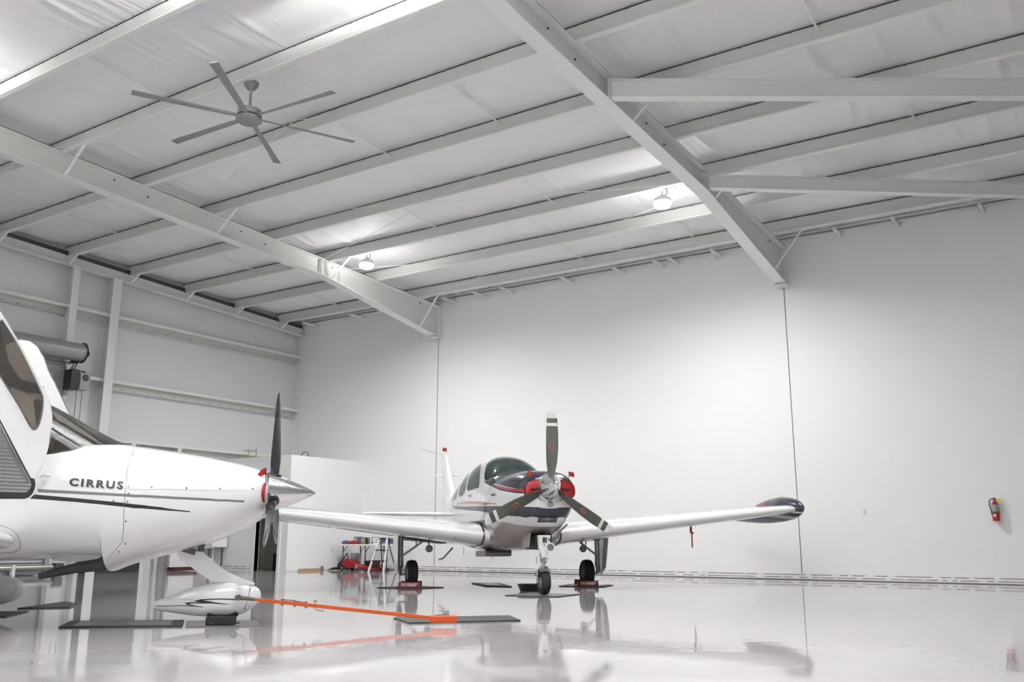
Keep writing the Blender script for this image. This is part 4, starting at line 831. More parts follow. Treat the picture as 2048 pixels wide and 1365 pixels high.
# alternator pulley, air slots, landing light
m = MB(); m.lathe([(0, 0), (.042, 0), (.045, .02), (.03, .03), (.012, .03), (0, .035)], (-.095, 0.01, 1.215), (1, 0, 0), 20); m.build('starter_ring_boss', M_metal, B, smooth=30)
m = MB()
for y0, y1 in ((-.13, -.006), (.006, .14)):
    for z in (1.035, 1.015, .995, .975): m.bb((-.32, y0, z - .005), (-.155 - (1.035 - z) * .95, y1, z + .005))
m.build('air_slots', M_black, B)
m = MB(); m.bb((-.09, .30, 1.0), (-.06, .32, 1.02))
def plug(side):
    s = side; t = thing('engine_inlet_plug', 'red cowling plug with small red flag, %s of the far aircraft spinner' % ('left in view' if s < 0 else 'right in view'), 'plug', (BO[0], BO[1], 0), -.739, 'engine inlet plugs of the far aircraft')
    c = [(.10, 1.545), (.20, 1.555), (.29, 1.535), (.345, 1.48), (.36, 1.40), (.345, 1.335), (.29, 1.315), (.18, 1.33), (.11, 1.37), (.085, 1.45)]
    c = rnd_loop(c, 2); cx = sum(p[0] for p in c) / len(c); cz = sum(p[1] for p in c) / len(c)
    m = MB(); rings = []
    for k, x in ((1.0, -.13), (1.0, -.065), (.96, -.045), (.7, -.035), (.05, -.032)): rings.append([(x, s * (cx + (p[0] - cx) * k), cz + (p[1] - cz) * k) for p in c])
    m.loft(rings); m.build('foam_plug', M_redcloth, t, smooth=40)
    m = MB(); m.loft([[(-.12, s * (cx + (p[0] - cx) * 1.0), cz + (p[1] - cz) * 1.0) for p in c], [(-.055, s * (cx + (p[0] - cx) * 1.07), cz + (p[1] - cz) * 1.07) for p in c], [(-.055, s * (cx + (p[0] - cx) * 1.0), cz + (p[1] - cz) * 1.0) for p in c]], cap=False); m.build('dark_seal', M_black, t)
    m = MB(); m.tube([(-.03, s * .15, 1.425), (-.03, s * .28, 1.42)], .012, 8); m.tube([(-.04, s * .245, 1.43), (0.0, s * .235, 1.40), (.0, s * .2, 1.32), (-.02, s * .13, 1.27)], .004, 6); m.build('grip_strap', M_black, t, smooth=50)
    y0 = -.32 if s < 0 else .27
    m = MB(); m.tube([(-.04, y0 + .0, 1.50), (-.04, y0, 1.67)], .0035, 6); m.build('flag_pole', M_black, t)
    m = MB(); m.loft([[(-.04, y0, 1.67), (-.04, y0, 1.605)], [(-.03, y0 + .04, 1.668), (-.03, y0 + .04, 1.602)], [(-.05, y0 + .08, 1.652), (-.05, y0 + .08, 1.592)]], cap=False, closed=False); o = m.build('flag', M_redcloth, t); o.modifiers.new('thickness', 'SOLIDIFY').thickness = .002
plug(-1); plug(1)
# side louvre, latch marks
for s in (-1, 1):
    m = MB(); y = S(BT, -1.2, v_at(BT, -1.2, 1.39))[1]
    m.box((-1.2, s * (abs(y) + .001), 1.385), (.22, .008, .035), rz=s * -.03); m.build('cowl_vent', M_mdark, B)
    m = MB(); m.box((-2.65, s * .585, 1.44), (.12, .02, .02)); m.build('door_handle', M_metal, B)
    m = MB(); m.bb((-3.75, s * .52 - .03 * s, .98), (-1.45, s * .60, 1.02)); m.build('wing_root_seal', M_black, B)
m = MB()
for x, v in ((-.4, .24), (-.6, .27), (-.35, .19), (-.45, .13), (-.7, .165), (-.9, .21), (-.55, .2), (-.22, .12), (-.9, .285), (-.5, .33), (-.62, .355)):
    for q in (v, 1 - v): p = Vector(S(BT, x, q)); n_ = nrm(BT, x, q); m.lathe([(0, -.002), (.0075, -.002), (.006, .003), (0, .003)], p, n_, 8)
s_ = m.build('cowl_fasteners', M_mdark, B)
# wings
def tank_paint():      # navy with white, beige and red pinstripes laid along the tank
    m = mat('tip_tank_striped_paint', (.030, .032, .050), .25, coat=.5); n = m.node_tree; b_ = n.nodes['Principled BSDF']
    tc = n.nodes.new('ShaderNodeTexCoord'); sp = n.nodes.new('ShaderNodeSeparateXYZ'); n.links.new(tc.outputs['Object'], sp.inputs[0])
    ml = n.nodes.new('ShaderNodeMath'); ml.operation = 'MULTIPLY_ADD'; ml.inputs[1].default_value = -.10; ml.inputs[2].default_value = 1.268 - .25; n.links.new(sp.outputs[0], ml.inputs[0])
    sb = n.nodes.new('ShaderNodeMath'); sb.operation = 'SUBTRACT'; n.links.new(ml.outputs[0], sb.inputs[0]); n.links.new(sp.outputs[2], sb.inputs[1])
    mr = n.nodes.new('ShaderNodeMapRange'); mr.inputs[1].default_value = -.1; mr.inputs[2].default_value = .2; n.links.new(sb.outputs[0], mr.inputs[0])
    cr = n.nodes.new('ShaderNodeValToRGB'); cr.color_ramp.interpolation = 'CONSTANT'; nv, wh, bg, rd = (.03, .032, .05, 1), (.62, .62, .6, 1), (.42, .37, .33, 1), (.30, .01, .03, 1)
    stops = [(-.1, nv), (-.055, nv), (-.02, nv), (0, wh), (.03, nv), (.098, wh), (.112, bg), (.15, nv)]
    while len(cr.color_ramp.elements) < len(stops): cr.color_ramp.elements.new(.5)
    for e_, (p_, q_) in zip(cr.color_ramp.elements, stops): e_.position = (p_ + .1) / .3; e_.color = q_
    n.links.new(mr.outputs[0], cr.inputs[0])
    lt = n.nodes.new('ShaderNodeMath'); lt.operation = 'LESS_THAN'; lt.inputs[1].default_value = -2.5; n.links.new(sp.outputs[0], lt.inputs[0])
    cp = n.nodes.new('ShaderNodeMath'); cp.operation = 'COMPARE'; cp.inputs[1].default_value = -.038; cp.inputs[2].default_value = .014; n.links.new(sb.outputs[0], cp.inputs[0])
    mu = n.nodes.new('ShaderNodeMath'); mu.operation = 'MULTIPLY'; n.links.new(lt.outputs[0], mu.inputs[0]); n.links.new(cp.outputs[0], mu.inputs[1])
    mx = n.nodes.new('ShaderNodeMix'); mx.data_type = 'RGBA'; n.links.new(mu.outputs[0], mx.inputs[0]); n.links.new(cr.outputs[0], mx.inputs[6]); mx.inputs[7].default_value = rd
    n.links.new(mx.outputs[2], b_.inputs['Base Color']); return m
M_tank = tank_paint()
WZ = lambda y: .80 + .105 * (y - .55)
wsec = [(.50, -1.50, .80, 2.2, .165), (.62, -1.50, .807, 2.18, .165), (1.2, -1.62, WZ(1.2), 2.0, .16), (2.0, -1.72, WZ(2), 1.80, .155), (3.2, -1.86, WZ(3.2), 1.52, .15), (4.3, -1.98, WZ(4.3), 1.28, .14), (5.0, -2.06, WZ(5), 1.12, .135)]
for s in (-1, 1):
    w = wing('wing', M_white, B, wsec, s, inc=.04)
    m = MB(); ring = [(-1.50 + a * 2.2, s * .60, .802 + z_ * 2.2 + .04 * a * 2.2) for a, z_ in airfoil(16, .02, .165)]; m.loft([[(x + (.02 if x > -2 else 0), y - s * .012, z + .0) for x, y, z in ring], [(x * 1.0 + .012, y + s * .012, .802 + (z - .802) * 1.04) for x, y, z in ring]], cap=False); m.build('root_fairing_seal', M_black, w)
    m = MB(); m.box((-1.66, s * .95, .78), (.03, .14, .045)); m.build('inlet_slot', M_mdark, w, bevel=.01)
    # aileron and flap gaps
    m = MB()
    for ya, yb in ((.7, 2.7), (2.75, 4.8)):
        pa = [q for q in wsec if q[0] >= ya][0]
        def te(y): 
            for a, b_ in zip(wsec[:-1], wsec[1:]):
                if a[0] <= y <= b_[0]: t_ = (y - a[0]) / (b_[0] - a[0]); return [p_ + (q_ - p_) * t_ for p_, q_ in zip(a, b_)]
        A_, B_ = te(ya), te(yb); hz = lambda q: (q[1] - .76 * q[3], q[2] + q[3] * .0)
        for up_ in (.048, -.036):
            m.tube([(A_[1] - .76 * A_[3], s * ya, A_[2] + (up_ - .0304) * A_[3]), (B_[1] - .76 * B_[3], s * yb, B_[2] + (up_ - .0304) * B_[3])], .004, 4)
    m.build('flap_gap_line', M_mdark, w)
    T_ = ((-1.92, .012, -.02), (-1.935, .045, -.02), (-1.96, .075, -.02), (-2.06, .13, -.02), (-2.26, .185, -.02), (-2.6, .22, -.02), (-3.0, .215, -.04), (-3.4, .18, -.07), (-3.8, .12, -.11), (-4.15, .055, -.15), (-4.35, .008, -.18))
    rings = []; xs_ = []
    for a_, b2 in zip(T_[:-1], T_[1:]):
        k_ = max(1, int((a_[0] - b2[0]) / .03))
        for q in range(k_): t_ = q / k_; t_ = t_; xs_.append([p_ + (r2 - p_) * t_ for p_, r2 in zip(a_, b2)])
    xs_.append(list(T_[-1]))
    for it in range(6): xs_ = [xs_[0]] + [[q1[0], (p_[1] + 2 * q1[1] + r2[1]) / 4, (p_[2] + 2 * q1[2] + r2[2]) / 4] for p_, q1, r2 in zip(xs_[:-2], xs_[1:-1], xs_[2:])] + [xs_[-1]]
    NT = 72; mm = MB()
    for x, r_, zo in xs_: rings.append([(x, s * (5.05 + r_ * .62 * math.cos(q)), 1.30 + zo + r_ * math.sin(q)) for q in [2 * PI * k / NT for k in range(NT)]])
    mm.loft(rings)
    tt = mm.build('tip_tank', M_tank, w, smooth=50)
    m = MB(); y = 2.75; zb_ = WZ(y) - .085; m.tube([(-2.5, s * y, zb_ + .03), (-2.5, s * y, zb_ - .02)], .006, 6); m.tube([(-3.1, s * 3.6, WZ(3.6) - .07), (-3.1, s * 3.6, WZ(3.6) - .16)], .005, 6); m.tube([(-2.5, s * 1.9, WZ(1.9) - .1), (-2.5, s * 1.9, WZ(1.9) - .2)], .003, 6); m.build('drain_fitting', M_mdark, w)
# red pitot cover on the right-hand wing
m = MB(); p = BW(-2.05, 3.02); 
t = thing('pitot_cover', 'red pitot cover with hanging ribbon under the right-hand wing of the far aircraft', 'cover', (p[0], p[1], 0), -.739)
m.tube([(0, 0, 1.02), (0, 0, .93)], .012, 8); m.build('pitot_mast', M_mdark, t)
m = MB(); m.tube([(0, 0, .96), (.0, -.005, .88), (.03, .02, .86)], .02, 8); m.build('cover_sleeve', M_redcloth, t)
m = MB(); m.bb((-.004, .0, .63), (.004, .022, .88)); m.build('ribbon', M_red, t)
# tail
m = MB(); n_ = 10
def fin_ring(z, xl, xt, th): return [(xl + a * (xl - xt), w * 1.0 * (xl - xt), z) for a, w in airfoil(n_, 0, th)]
m.loft([fin_ring(1.35, -6.4, -8.45, .13), fin_ring(1.65, -7.05, -8.5, .14), fin_ring(2.1, -7.55, -8.62, .13), fin_ring(2.55, -7.98, -8.72, .11), fin_ring(2.62, -8.08, -8.72, .07)]); fin = m.build('fin', M_white, B, smooth=50)
m = MB(); m.lathe([(.035, 2.60), (.042, 2.66), (.042, 2.70), (0, 2.70)], (-8.3, 0, 0), n=18); m.build('beacon_base', M_white, fin, smooth=30)
m = MB(); m.lathe([(.05, 2.70), (.052, 2.75), (.04, 2.775), (0, 2.785)], (-8.3, 0, 0), n=20); m.build('beacon_lens', mat('red_beacon_glass', (.35, .005, .02), .15, coat=1), fin, smooth=30)
m = MB(); m.tube([(-8.3, 0, 2.60), (-8.15, .56, 2.70)], .004, 5); m.tube([(-8.3, 0, 2.60), (-8.15, -.56, 2.72)], .004, 5); m.build('whisker_antenna', M_metal, fin)
m = MB(); m.tube([(-7.9, -.27, 2.13), (-7.9, .27, 2.13)], .016, 8); m.build('tail_crossbar', M_white, fin, smooth=40)
m = MB(); m.bb((-8.0, -.075, 1.55), (-7.75, .075, 1.62)); m.build('fin_stripe', M_red, fin)
for s in (-1, 1): wing('stabilizer', M_white, B, [(.05, -7.15, 1.27, 1.15, .10), (1.0, -7.3, 1.28, .95, .10), (1.88, -7.45, 1.29, .72, .09)], s, cam=0)
# undercarriage
def main_gear(s):
    g_ = MB(); y = s * 1.66
    gt = MB(); gt.tube([(-2.85, y, .82), (-2.85, y, .30)], .042, 14); gt.tube([(-2.85, y, .34), (-2.85, y, .20)], .028, 12); gt.tube([(-2.85, y, .20), (-2.85, s * 1.5, .20)], .02, 10); leg_ = gt.build('main_gear_leg', M_metal, B, smooth=40)
    m = MB(); m.tube([(-2.80, y, .47), (-2.76, s * 1.25, .76)], .017, 10); m.tube([(-2.76, s * 1.42, .62), (-2.72, s * 1.44, .80)], .012, 8); m.tube([(-2.9, y, .78), (-2.9, s * 1.3, .80)], .02, 8); m.build('side_brace', M_metal, leg_, smooth=40)
    m = MB(); m.tube([(-2.79, y, .33), (-2.72, y, .26), (-2.80, y, .2)], .014, 8); m.tube([(-2.80, y - s * .03, .60), (-2.80, y - s * .045, .25)], .006, 6); m.build('torque_link', M_metal, leg_, smooth=40)
    m = MB(); m.prism([(-3.12, .92), (-2.50, .92), (-2.62, .30), (-2.86, .17), (-3.0, .3)], lambda u, v, q: (u, s * (1.745 + .004 * 1 + .012 * q) + s * (.92 - v) * -.04, v)); m.build('gear_door', M_white, B, bevel=.003)
    m = MB(); m.prism([(.98, .668), (1.60, .728), (1.60, .80), (.98, .76)], lambda u, v, q: (-3.08 + .58 * q, s * u, v + .012 * q)); m.build('wheel_well', M_black, B)
    wheel(B, (-2.85, s * 1.475, .21), .21, .165, .085)
    m = MB(); m.lathe([(0, -.02), (.05, -.02), (.058, .02), (.058, .03), (0, .03)], (-2.45, s * 1.27, .60), (1, 0, 0), 20); m.tube([(-2.47, s * 1.27, .65), (-2.47, s * 1.27, .72)], .01, 6); L_ = m.build('taxi_light', M_black, B, smooth=40)
    m = MB(); m.lathe([(0, .032), (.05, .032), (.05, .034), (0, .036)], (-2.45, s * 1.27, .60), (1, 0, 0), 20); m.build('lens', M_lens, L_)
main_gear(-1); main_gear(1)
m = MB(); m.tube([(-.42, 0, .80), (-.40, 0, .45)], .032, 14); m.tube([(-.40, 0, .47), (-.39, 0, .35)], .024, 12); ng = m.build('nose_gear_leg', M_metal, B, smooth=40)
m = MB(); m.prism([(-.075, .80), (.10, .80), (.085, .62), (.03, .48), (-.03, .48), (-.06, .62)], lambda u, v, q: (-.40 + .10 * q - .06, u, v)); m.build('gear_housing', M_steel_l, ng, bevel=.012)
m = MB(); m.bb((-.295, -.04, .70), (-.285, .02, .77)); m.lathe([(0, 0), (.014, 0), (.014, .01), (0, .01)], (-.30, .055, .74), (1, 0, 0), 12); m.build('housing_opening', M_mdark, ng)
m = MB(); m.tube([(-.40, -.085, .17), (-.40, -.085, .33), (-.40, -.05, .37), (-.40, .05, .37), (-.40, .085, .33), (-.40, .085, .17)], .015, 10); m.tube([(-.39, -.1, .165), (-.39, .1, .165)], .013, 8); m.build('wheel_fork', M_metal, ng, smooth=40)
m = MB(); m.tube([(-.36, 0, .50), (-.29, .0, .445), (-.36, 0, .38)], .012, 8); m.lathe([(0, -.02), (.016, -.02), (.016, .02), (0, .02)], (-.29, 0, .445), (0, 1, 0), 10); m.bb((-.37, -.06, .47), (-.35, .06, .49)); m.tube([(-.36, -.05, .55), (-.36, -.05, .42)], .008, 6); m.build('torque_link', M_metal, ng, smooth=40)
m = MB(); m.loft([[( -.39 + r_ * math.cos(q), y, .165 + r_ * math.sin(q)) for q in [.9 + .12 * k for k in range(16)]] for y, r_ in ((-.075, .175), (-.04, .19), (.04, .19), (.075, .175))], cap=False, closed=False); o = m.build('wheel_fairing_guard', M_metal, ng); o.modifiers.new('t', 'SOLIDIFY').thickness = .004
wheel(B, (-.39, .005, .163), .163, .13, .07)
m = MB(); m.lathe([(0, -.05), (.04, -.05), (.062, .0), (.064, .02), (.06, .025)], (-.29, .065, .635), (1, 0, 0), 24); L_ = m.build('landing_light', M_steel_l, B, smooth=40)
m = MB(); m.lathe([(0, .02), (.05, .02), (.05, .026), (0, .03)], (-.29, .065, .635), (1, 0, 0), 24); m.build('lens', M_lens, L_)
for s in (-1, 1): m = MB(); m.prism([(-.90, .80), (-.50, .84), (-.52, .64), (-.85, .60)], lambda u, v, q: (u, s * (.15 + .012 * q) + s * (.8 - v) * .15, v)); m.build('nose_gear_door', M_tan, B, bevel=.003)
m = MB(); m.bb((-.98, -.10, .60), (-.46, .10, .80)); m.build('nose_wheel_well', M_black, B)
m = MB(); m.prism([(-2.95, .56), (-2.2, .575), (-2.15, .54), (-2.2, .485), (-2.9, .47)], lambda u, v, q: (u, -.42 + .42 * q, v)); m.build('belly_scoop', M_metal, B, bevel=.008)
m = MB(); m.tube([(-3.9, -.62, .60), (-4.35, -.70, .42), (-4.75, -.70, .39)], .016, 8); m.build('boarding_step', M_mdark, B, smooth=40)
m = MB(); m.tube([(-2.2, -.3, .55), (-2.22, -.3, .44)], .004, 5); m.tube([(-2.9, -.62, .62), (-2.92, -.62, .5)], .004, 5); m.tube([(-.9, .05, .5), (-.93, .05, .40)], .004, 5); m.build('belly_antenna', M_mdark, B)
m = MB(); m.tube([(-.62, .42, .95), (-.55, .30, .86), (-.46, .22, .76)], .016, 8); m.tube([(-.46, .22, .76), (-.42, .16, .74)], .022, 8); m.build('exhaust_pipe', M_metal, B, smooth=40)
# ================================================================== NEAR AIRCRAFT
N = thing('light_aircraft', 'white light aircraft in the left foreground with open cabin door and polished pointed spinner', 'aircraft', (CO[0], CO[1], .009), math.radians(44.3))
us = sorted(set([round(u, 4) for u in stations(-.05, -6.8, .045)] + [-1.30, -1.322, -1.334, -1.345]), reverse=True)
stripe1 = xz(CT, [(-1.83, 1.122), (-1.547, 1.110), (-1.158, 1.093), (-.768, 1.075), (-.218, 1.056)]) + xz(CT, [(-.218, 1.038), (-.768, 1.054), (-1.158, 1.070), (-1.54, 1.085), (-1.822, 1.094)])
stripe2 = xz(CT, [(-1.848, 1.078), (-1.54, 1.053), (-1.158, 1.018), (-.882, .988), (-.647, .958)]) + xz(CT, [(-.640, .948), (-.882, .964), (-1.151, .985), (-1.534, 1.021), (-1.88, 1.044)])
seamA = [(-1.185, .43), (-1.180, .4085), (-1.176, .3509), (-1.164, .2807), (-1.158, .2381), (-1.152, .2005), (-1.165, .160), (-1.24, .128), (-1.33, .095)]
seamB = [(-1.155, .2807), (-.775, .2742), (-.379, .2682), (-.09, .2607)]
seamC = [(-.085, .10), (-.12, .065), (-.2, .04), (-.3, .02)]
open_ = rnd_loop([(-1.935, .2620), (-1.895, .2640), (-1.875, .2730), (-1.90, .2815), (-2.205, .3545), (-2.35, .40), (-2.6, .425), (-3.0, .42), (-3.15, .36), (-3.15, .27), (-3.05, .262)], 1)
seal_ = rnd_loop([(-1.93, .2540), (-1.87, .2580), (-1.845, .2710), (-1.865, .2840), (-2.175, .358), (-2.33, .41), (-2.6, .437), (-3.03, .43), (-3.19, .36), (-3.19, .262), (-3.08, .2545)], 1)
wshC = [(-1.86, .3215), (-1.748, .3333), (-1.641, .3484), (-1.54, .3734), (-1.44, .401), (-1.36, .4261), (-1.275, .455), (-1.25, .5), (-1.275, .545), (-1.36, .5739), (-1.44, .599), (-1.54, .6266), (-1.641, .6516), (-1.748, .6667), (-1.86, .6785), (-1.98, .60), (-2.06, .55), (-2.08, .5), (-2.06, .45), (-1.98, .40)]
edgeC = [(u, v) for u, v in wshC[:7]]
fair = rnd_loop([(-2.20, .215), (-2.077, .2105), (-1.983, .1955), (-1.943, .1704), (-1.936, .1404), (-1.963, .1128), (-2.024, .1003), (-2.1, .10), (-2.3, .10), (-2.4, .2)], 1)
regs = [('s1', stripe1), ('s1', mir(stripe1)), ('s2', stripe2), ('s2', mir(stripe2))]
for l, w in ((seamA, .0045), (seamB, .003), (seamC, .004)): q = strip(l, w); regs += [('line', q), ('line', mir(q))]
q = strip(dense(fair + [fair[0]], .05)[:-1], .005)
regs += [('seal', seal_), ('seal', mir(seal_)), ('hole', open_), ('hole', mir(open_)), ('windshield', wshC)]
q = strip(edgeC, .014); regs += [('seal', q), ('seal', mir(q))]
P, G = skin(CT, us, 84, regs)
def capC(m):
    zt, zb, w, zw, nt, nb = interp(CT, -.05); n = 40; R_ = []
    for s, x in ((1, -.05), (.9, -.04), (.6, -.035), (.02, -.035)): R_.append([(x, S(CT, -.05, k / n)[1] * s, zw + (S(CT, -.05, k / n)[2] - zw) * s) for k in range(n)])
    m.loft(R_, 0, cap=False)
g = lambda k: G.get(k, [])
skin_obj(P, [g('skin'), g('s1'), g('s2'), g('line'), g('seal')], 'fuselage', [M_skinw, M_grey, M_black, M_mdark, M_black], N, extra=capC)
skin_obj(P, [g('windshield')], 'windshield', [M_glassB], N)
# lettering wrapped on the cowling
x0, x1 = -1.598, -1.185; zb0, zb1, h = 1.151, 1.128, .066
def wrapC(c):
    t_ = (c.x / .5 + .5); x = x0 + (x1 - x0) * t_; z = (zb0 + (zb1 - zb0) * t_) + (c.y + .5) * h; v = v_at(CT, x, z); p = Vector(S(CT, x, v)); n_ = nrm(CT, x, v); return p + n_ * wrapC.off
def lettering(mt, off, dx, dz, name):
    cu = bpy.data.curves.new('lettering', 'FONT'); cu.body = 'CIRRUS'; cu.size = 1; cu.align_x = 'CENTER'; cu.offset = .042; cu.space_character = 1.32; cu.resolution_u = 5
    o = bpy.data.objects.new('lettering', cu); C.objects.link(o); dg = bpy.context.evaluated_depsgraph_get(); dg.update(); me = bpy.data.meshes.new_from_object(o.evaluated_get(dg)); bpy.data.objects.remove(o)
    xs = [v.co.x for v in me.vertices]; ys = [v.co.y for v in me.vertices]; wrapC.off = off
    for v in me.vertices: v.co = wrapC(Vector(((v.co.x - min(xs)) / (max(xs) - min(xs)) * .5 - .25 + dx, (v.co.y - min(ys)) / (max(ys) - min(ys)) - .5 + dz, 0)))
    me.materials.clear(); me.materials.append(mt); q = bpy.data.objects.new(name, me); C.objects.link(q); q.parent = N
lettering(mat('letter_shade_grey', (.40, .40, .41), .4), .0012, .008, -.10, 'lettering_shade'); lettering(M_black, .0024, 0, 0, 'lettering')
m = MB()
for x, v in ((-1.144, .2857), (-.963, .2832), (-.688, .2782), (-.419, .2757), (-.157, .2732), (-1.164, .391), (-1.245, .2556), (-1.138, .2546), (-1.135, .2702), (-1.138, .218), (-1.142, .1504), (-1.20, .1253)):
    for q in (v, 1 - v): p = Vector(S(CT, x, q)); n_ = nrm(CT, x, q); m.lathe([(0, -.003), (.0085, -.003), (.007, .002), (0, .002)], p, n_, 10)
m.build('cowl_fasteners', M_mdark, N)
# cowling lip and outlet, exhaust fairing under the belly
m = MB(); m.prism([(-1.89, .44), (-1.88, .39), (-1.6, .44), (-1.36, .46), (-1.31, .48), (-1.33, .57), (-1.53, .565), (-1.62, .52), (-1.70, .50)], lambda u, v, s: (u, -.16 + .2 * s, v)); m.build('exhaust_fairing', M_black, N, bevel=.006)
m = MB(); m.prism([(-1.80, .575), (-1.77, .545), (-1.57, .535), (-1.42, .56), (-1.36, .60)], lambda u, v, s: (u, -.20 + .03 * s, v)); m.build('exhaust_shield', M_metal, N, bevel=.004)
# cabin
m = MB(); m.bb((-3.6, -.5, .72), (-1.5, .5, .78)); m.build('cabin_floor', M_interior, N)
m = MB(); m.prism([(-1.38, 1.2), (-1.40, 1.48), (-1.50, 1.55), (-1.68, 1.60), (-1.82, 1.57), (-1.84, 1.15)], lambda u, v, s: (u, -.40 + .80 * s, v)); m.build('instrument_panel', M_black, N, bevel=.03)
m = MB(); m.bb((-3.75, -.5, .8), (-3.7, .5, 1.9)); m.build('rear_bulkhead', M_interior, N)
for y in (-.28, .28): m = MB(); m.box((-2.75, y, 1.0), (.5, .44, .15)); m.box((-3.05, y, 1.35), (.14, .42, .68), ry=-.2); m.box((-3.13, y, 1.76), (.1, .26, .18), ry=-.2); m.build('seat', M_seat, N, bevel=.03)
# opened doors
def door(s, panel, window, thick=.035, lean=.10, Y=.85, win_label=None):
    def Pf(u, v, q, o=0): return (u, s * (Y + (v - 1.5) * lean - .05 * max(0, (v - 1.9)) + thick * (q - .5) + o), v)
    d = MB(); d0 = [Vector(p + (0,)) for p in panel]
    vs2 = [Vector(p) for p in panel] + [Vector(p) for p in window]; n1, n2 = len(panel), len(window)
    ed = [(i, (i + 1) % n1) for i in range(n1)] + [(n1 + i, n1 + (i + 1) % n2) for i in range(n2)]
    vo, eo, fo, _, _, _ = geometry.delaunay_2d_cdt(vs2, ed, [], 0, 1e-5)
    for f in fo:
        c = (sum(vo[i].x for i in f) / len(f), sum(vo[i].y for i in f) / len(f))
        if inside(c, panel) and not (n2 and inside(c, window)):
            d.add([Pf(vo[i].x, vo[i].y, 0) for i in f], [tuple(range(len(f)))]); d.add([Pf(vo[i].x, vo[i].y, 1) for i in f], [tuple(range(len(f)))[::-1]])
    for lp in (panel, window):
        n = len(lp)
        for i in range(n): a, b_ = lp[i], lp[(i + 1) % n]; d.add([Pf(*a, 0), Pf(*b_, 0), Pf(*b_, 1), Pf(*a, 1)], [(0, 1, 2, 3)])
    o = d.build('cabin_door', M_white, N)
    if window:
        m = MB(); m.prism(window, lambda u, v, q: Pf(u, v, .8 + .1 * q)); m.build('door_window', M_glassB, o)
        m = MB(); k_ = len(window)
        cx_, cz_ = sum(p[0] for p in window) / k_, sum(p[1] for p in window) / k_
        m.tube([Pf(p[0], p[1], 1, .002) for p in window + window[:1]], .006, 6); m.build('window_seal', M_mdark, o)
    return o, Pf
panel = [(-2.32, 2.68), (-2.2, 2.56), (-2.15, 2.49), (-2.02, 2.29), (-1.9, 2.08), (-1.8, 1.91), (-1.76, 1.85), (-1.735, 1.79), (-1.715, 1.69), (-1.715, 1.61), (-1.72, 1.49), (-1.735, 1.4), (-1.76, 1.29), (-1.80, 1.19), (-1.83, 1.20), (-2.1, 1.67), (-2.6, 2.35), (-2.75, 2.6), (-2.6, 2.75)]
window = rnd_loop([(-2.155, 2.46), (-2.13, 2.43), (-2.02, 2.27), (-1.9, 2.06), (-1.81, 1.89), (-1.785, 1.83), (-1.785, 1.71), (-1.805, 1.60), (-1.835, 1.57), (-1.87, 1.61), (-1.95, 1.75), (-2.14, 2.03), (-2.3, 2.24), (-2.34, 2.34), (-2.20, 2.28), (-2.17, 2.36)], 1)
# window edge in the picture is white on its upper left: the door's corner
do, Pf = door(-1, panel, window)
m = MB(); m.tube([Pf(-1.83, 1.20, .5), Pf(-2.1, 1.67, .5), Pf(-2.6, 2.35, .5)], .014, 6); m.build('door_seal', M_black, do)
m = MB(); pts_ = [(-1.86, 1.17), (-2.13, 1.63), (-2.4, 2.03)]; m.tube([(u, -.80, v) for u, v in pts_], .016, 6); m.build('door_jamb_strip', M_grey, do)
m = MB(); m.loft([[Pf(-2.16, 2.40, .1), Pf(-2.19, 2.34, .1)], [Pf(-2.08, 2.12, .1), Pf(-2.14, 2.06, .1)], [Pf(-1.98, 1.98, .1), Pf(-2.0, 1.90, .1)], [Pf(-1.80, 1.94, .1), Pf(-1.81, 1.86, .1)]], cap=False, closed=False)
q = m.build('inner_arm', M_metal, do, smooth=0); q.modifiers.new('t', 'SOLIDIFY').thickness = .02
m = MB(); m.tube([(-1.80, -.70, 1.215), (-1.755, -.73, 1.235), (-1.73, -.70, 1.23)], .010, 8); m.bb((-1.78, -.70, 1.21), (-1.74, -.64, 1.235)); m.build('door_hinge', M_steel_l, do, bevel=.004)
pp = [(-2.75, 2.45), (-2.65, 2.60), (-2.55, 2.64), (-2.46, 2.63), (-2.39, 2.58), (-2.32, 2.47), (-2.27, 2.35), (-2.2, 2.23), (-2.14, 2.12), (-2.04, 1.94), (-1.95, 1.80), (-2.15, 1.80), (-2.4, 2.1)]
do2, Pf2 = door(1, pp, [], Y=.74, lean=.08)
m = MB(); m.tube([Pf2(u, v, 1) for u, v in pp[4:10]], .007, 6); m.build('door_seal', M_black, do2)
# spinner and propeller
m = MB(); m.lathe([(0.0, .375), (.008, .37), (.03, .335), (.075, .24), (.12, .13), (.152, .04), (.168, -.02), (.175, -.045), (.175, -.06), (0, -.06)], (0, 0, 1.145), (1, 0, 0), 48); m.build('spinner', M_chrome, N, smooth=30)
m = MB(); m.lathe([(.178, -.05), (.178, -.058), (.10, -.06)], (0, 0, 1.145), (1, 0, 0), 40)
for k in range(24): a = 2 * PI * k / 24; m.lathe([(0, 0), (.005, 0), (.004, .003), (0, .003)], (-.035, .172 * math.cos(a), 1.145 + .172 * math.sin(a)), (0, math.cos(a), math.sin(a)), 6)
m.build('spinner_backplate', M_mdark, N)
cprof = [(.12, .035, .035, 1.2), (.2, .05, .045, 1.0), (.3, .065, .05, .85), (.45, .072, .052, .66), (.6, .066, .048, .55), (.75, .052, .04, .48), (.88, .032, .028, .44), (.925, .014, .014, .42), (.935, .004, .004, .42)]
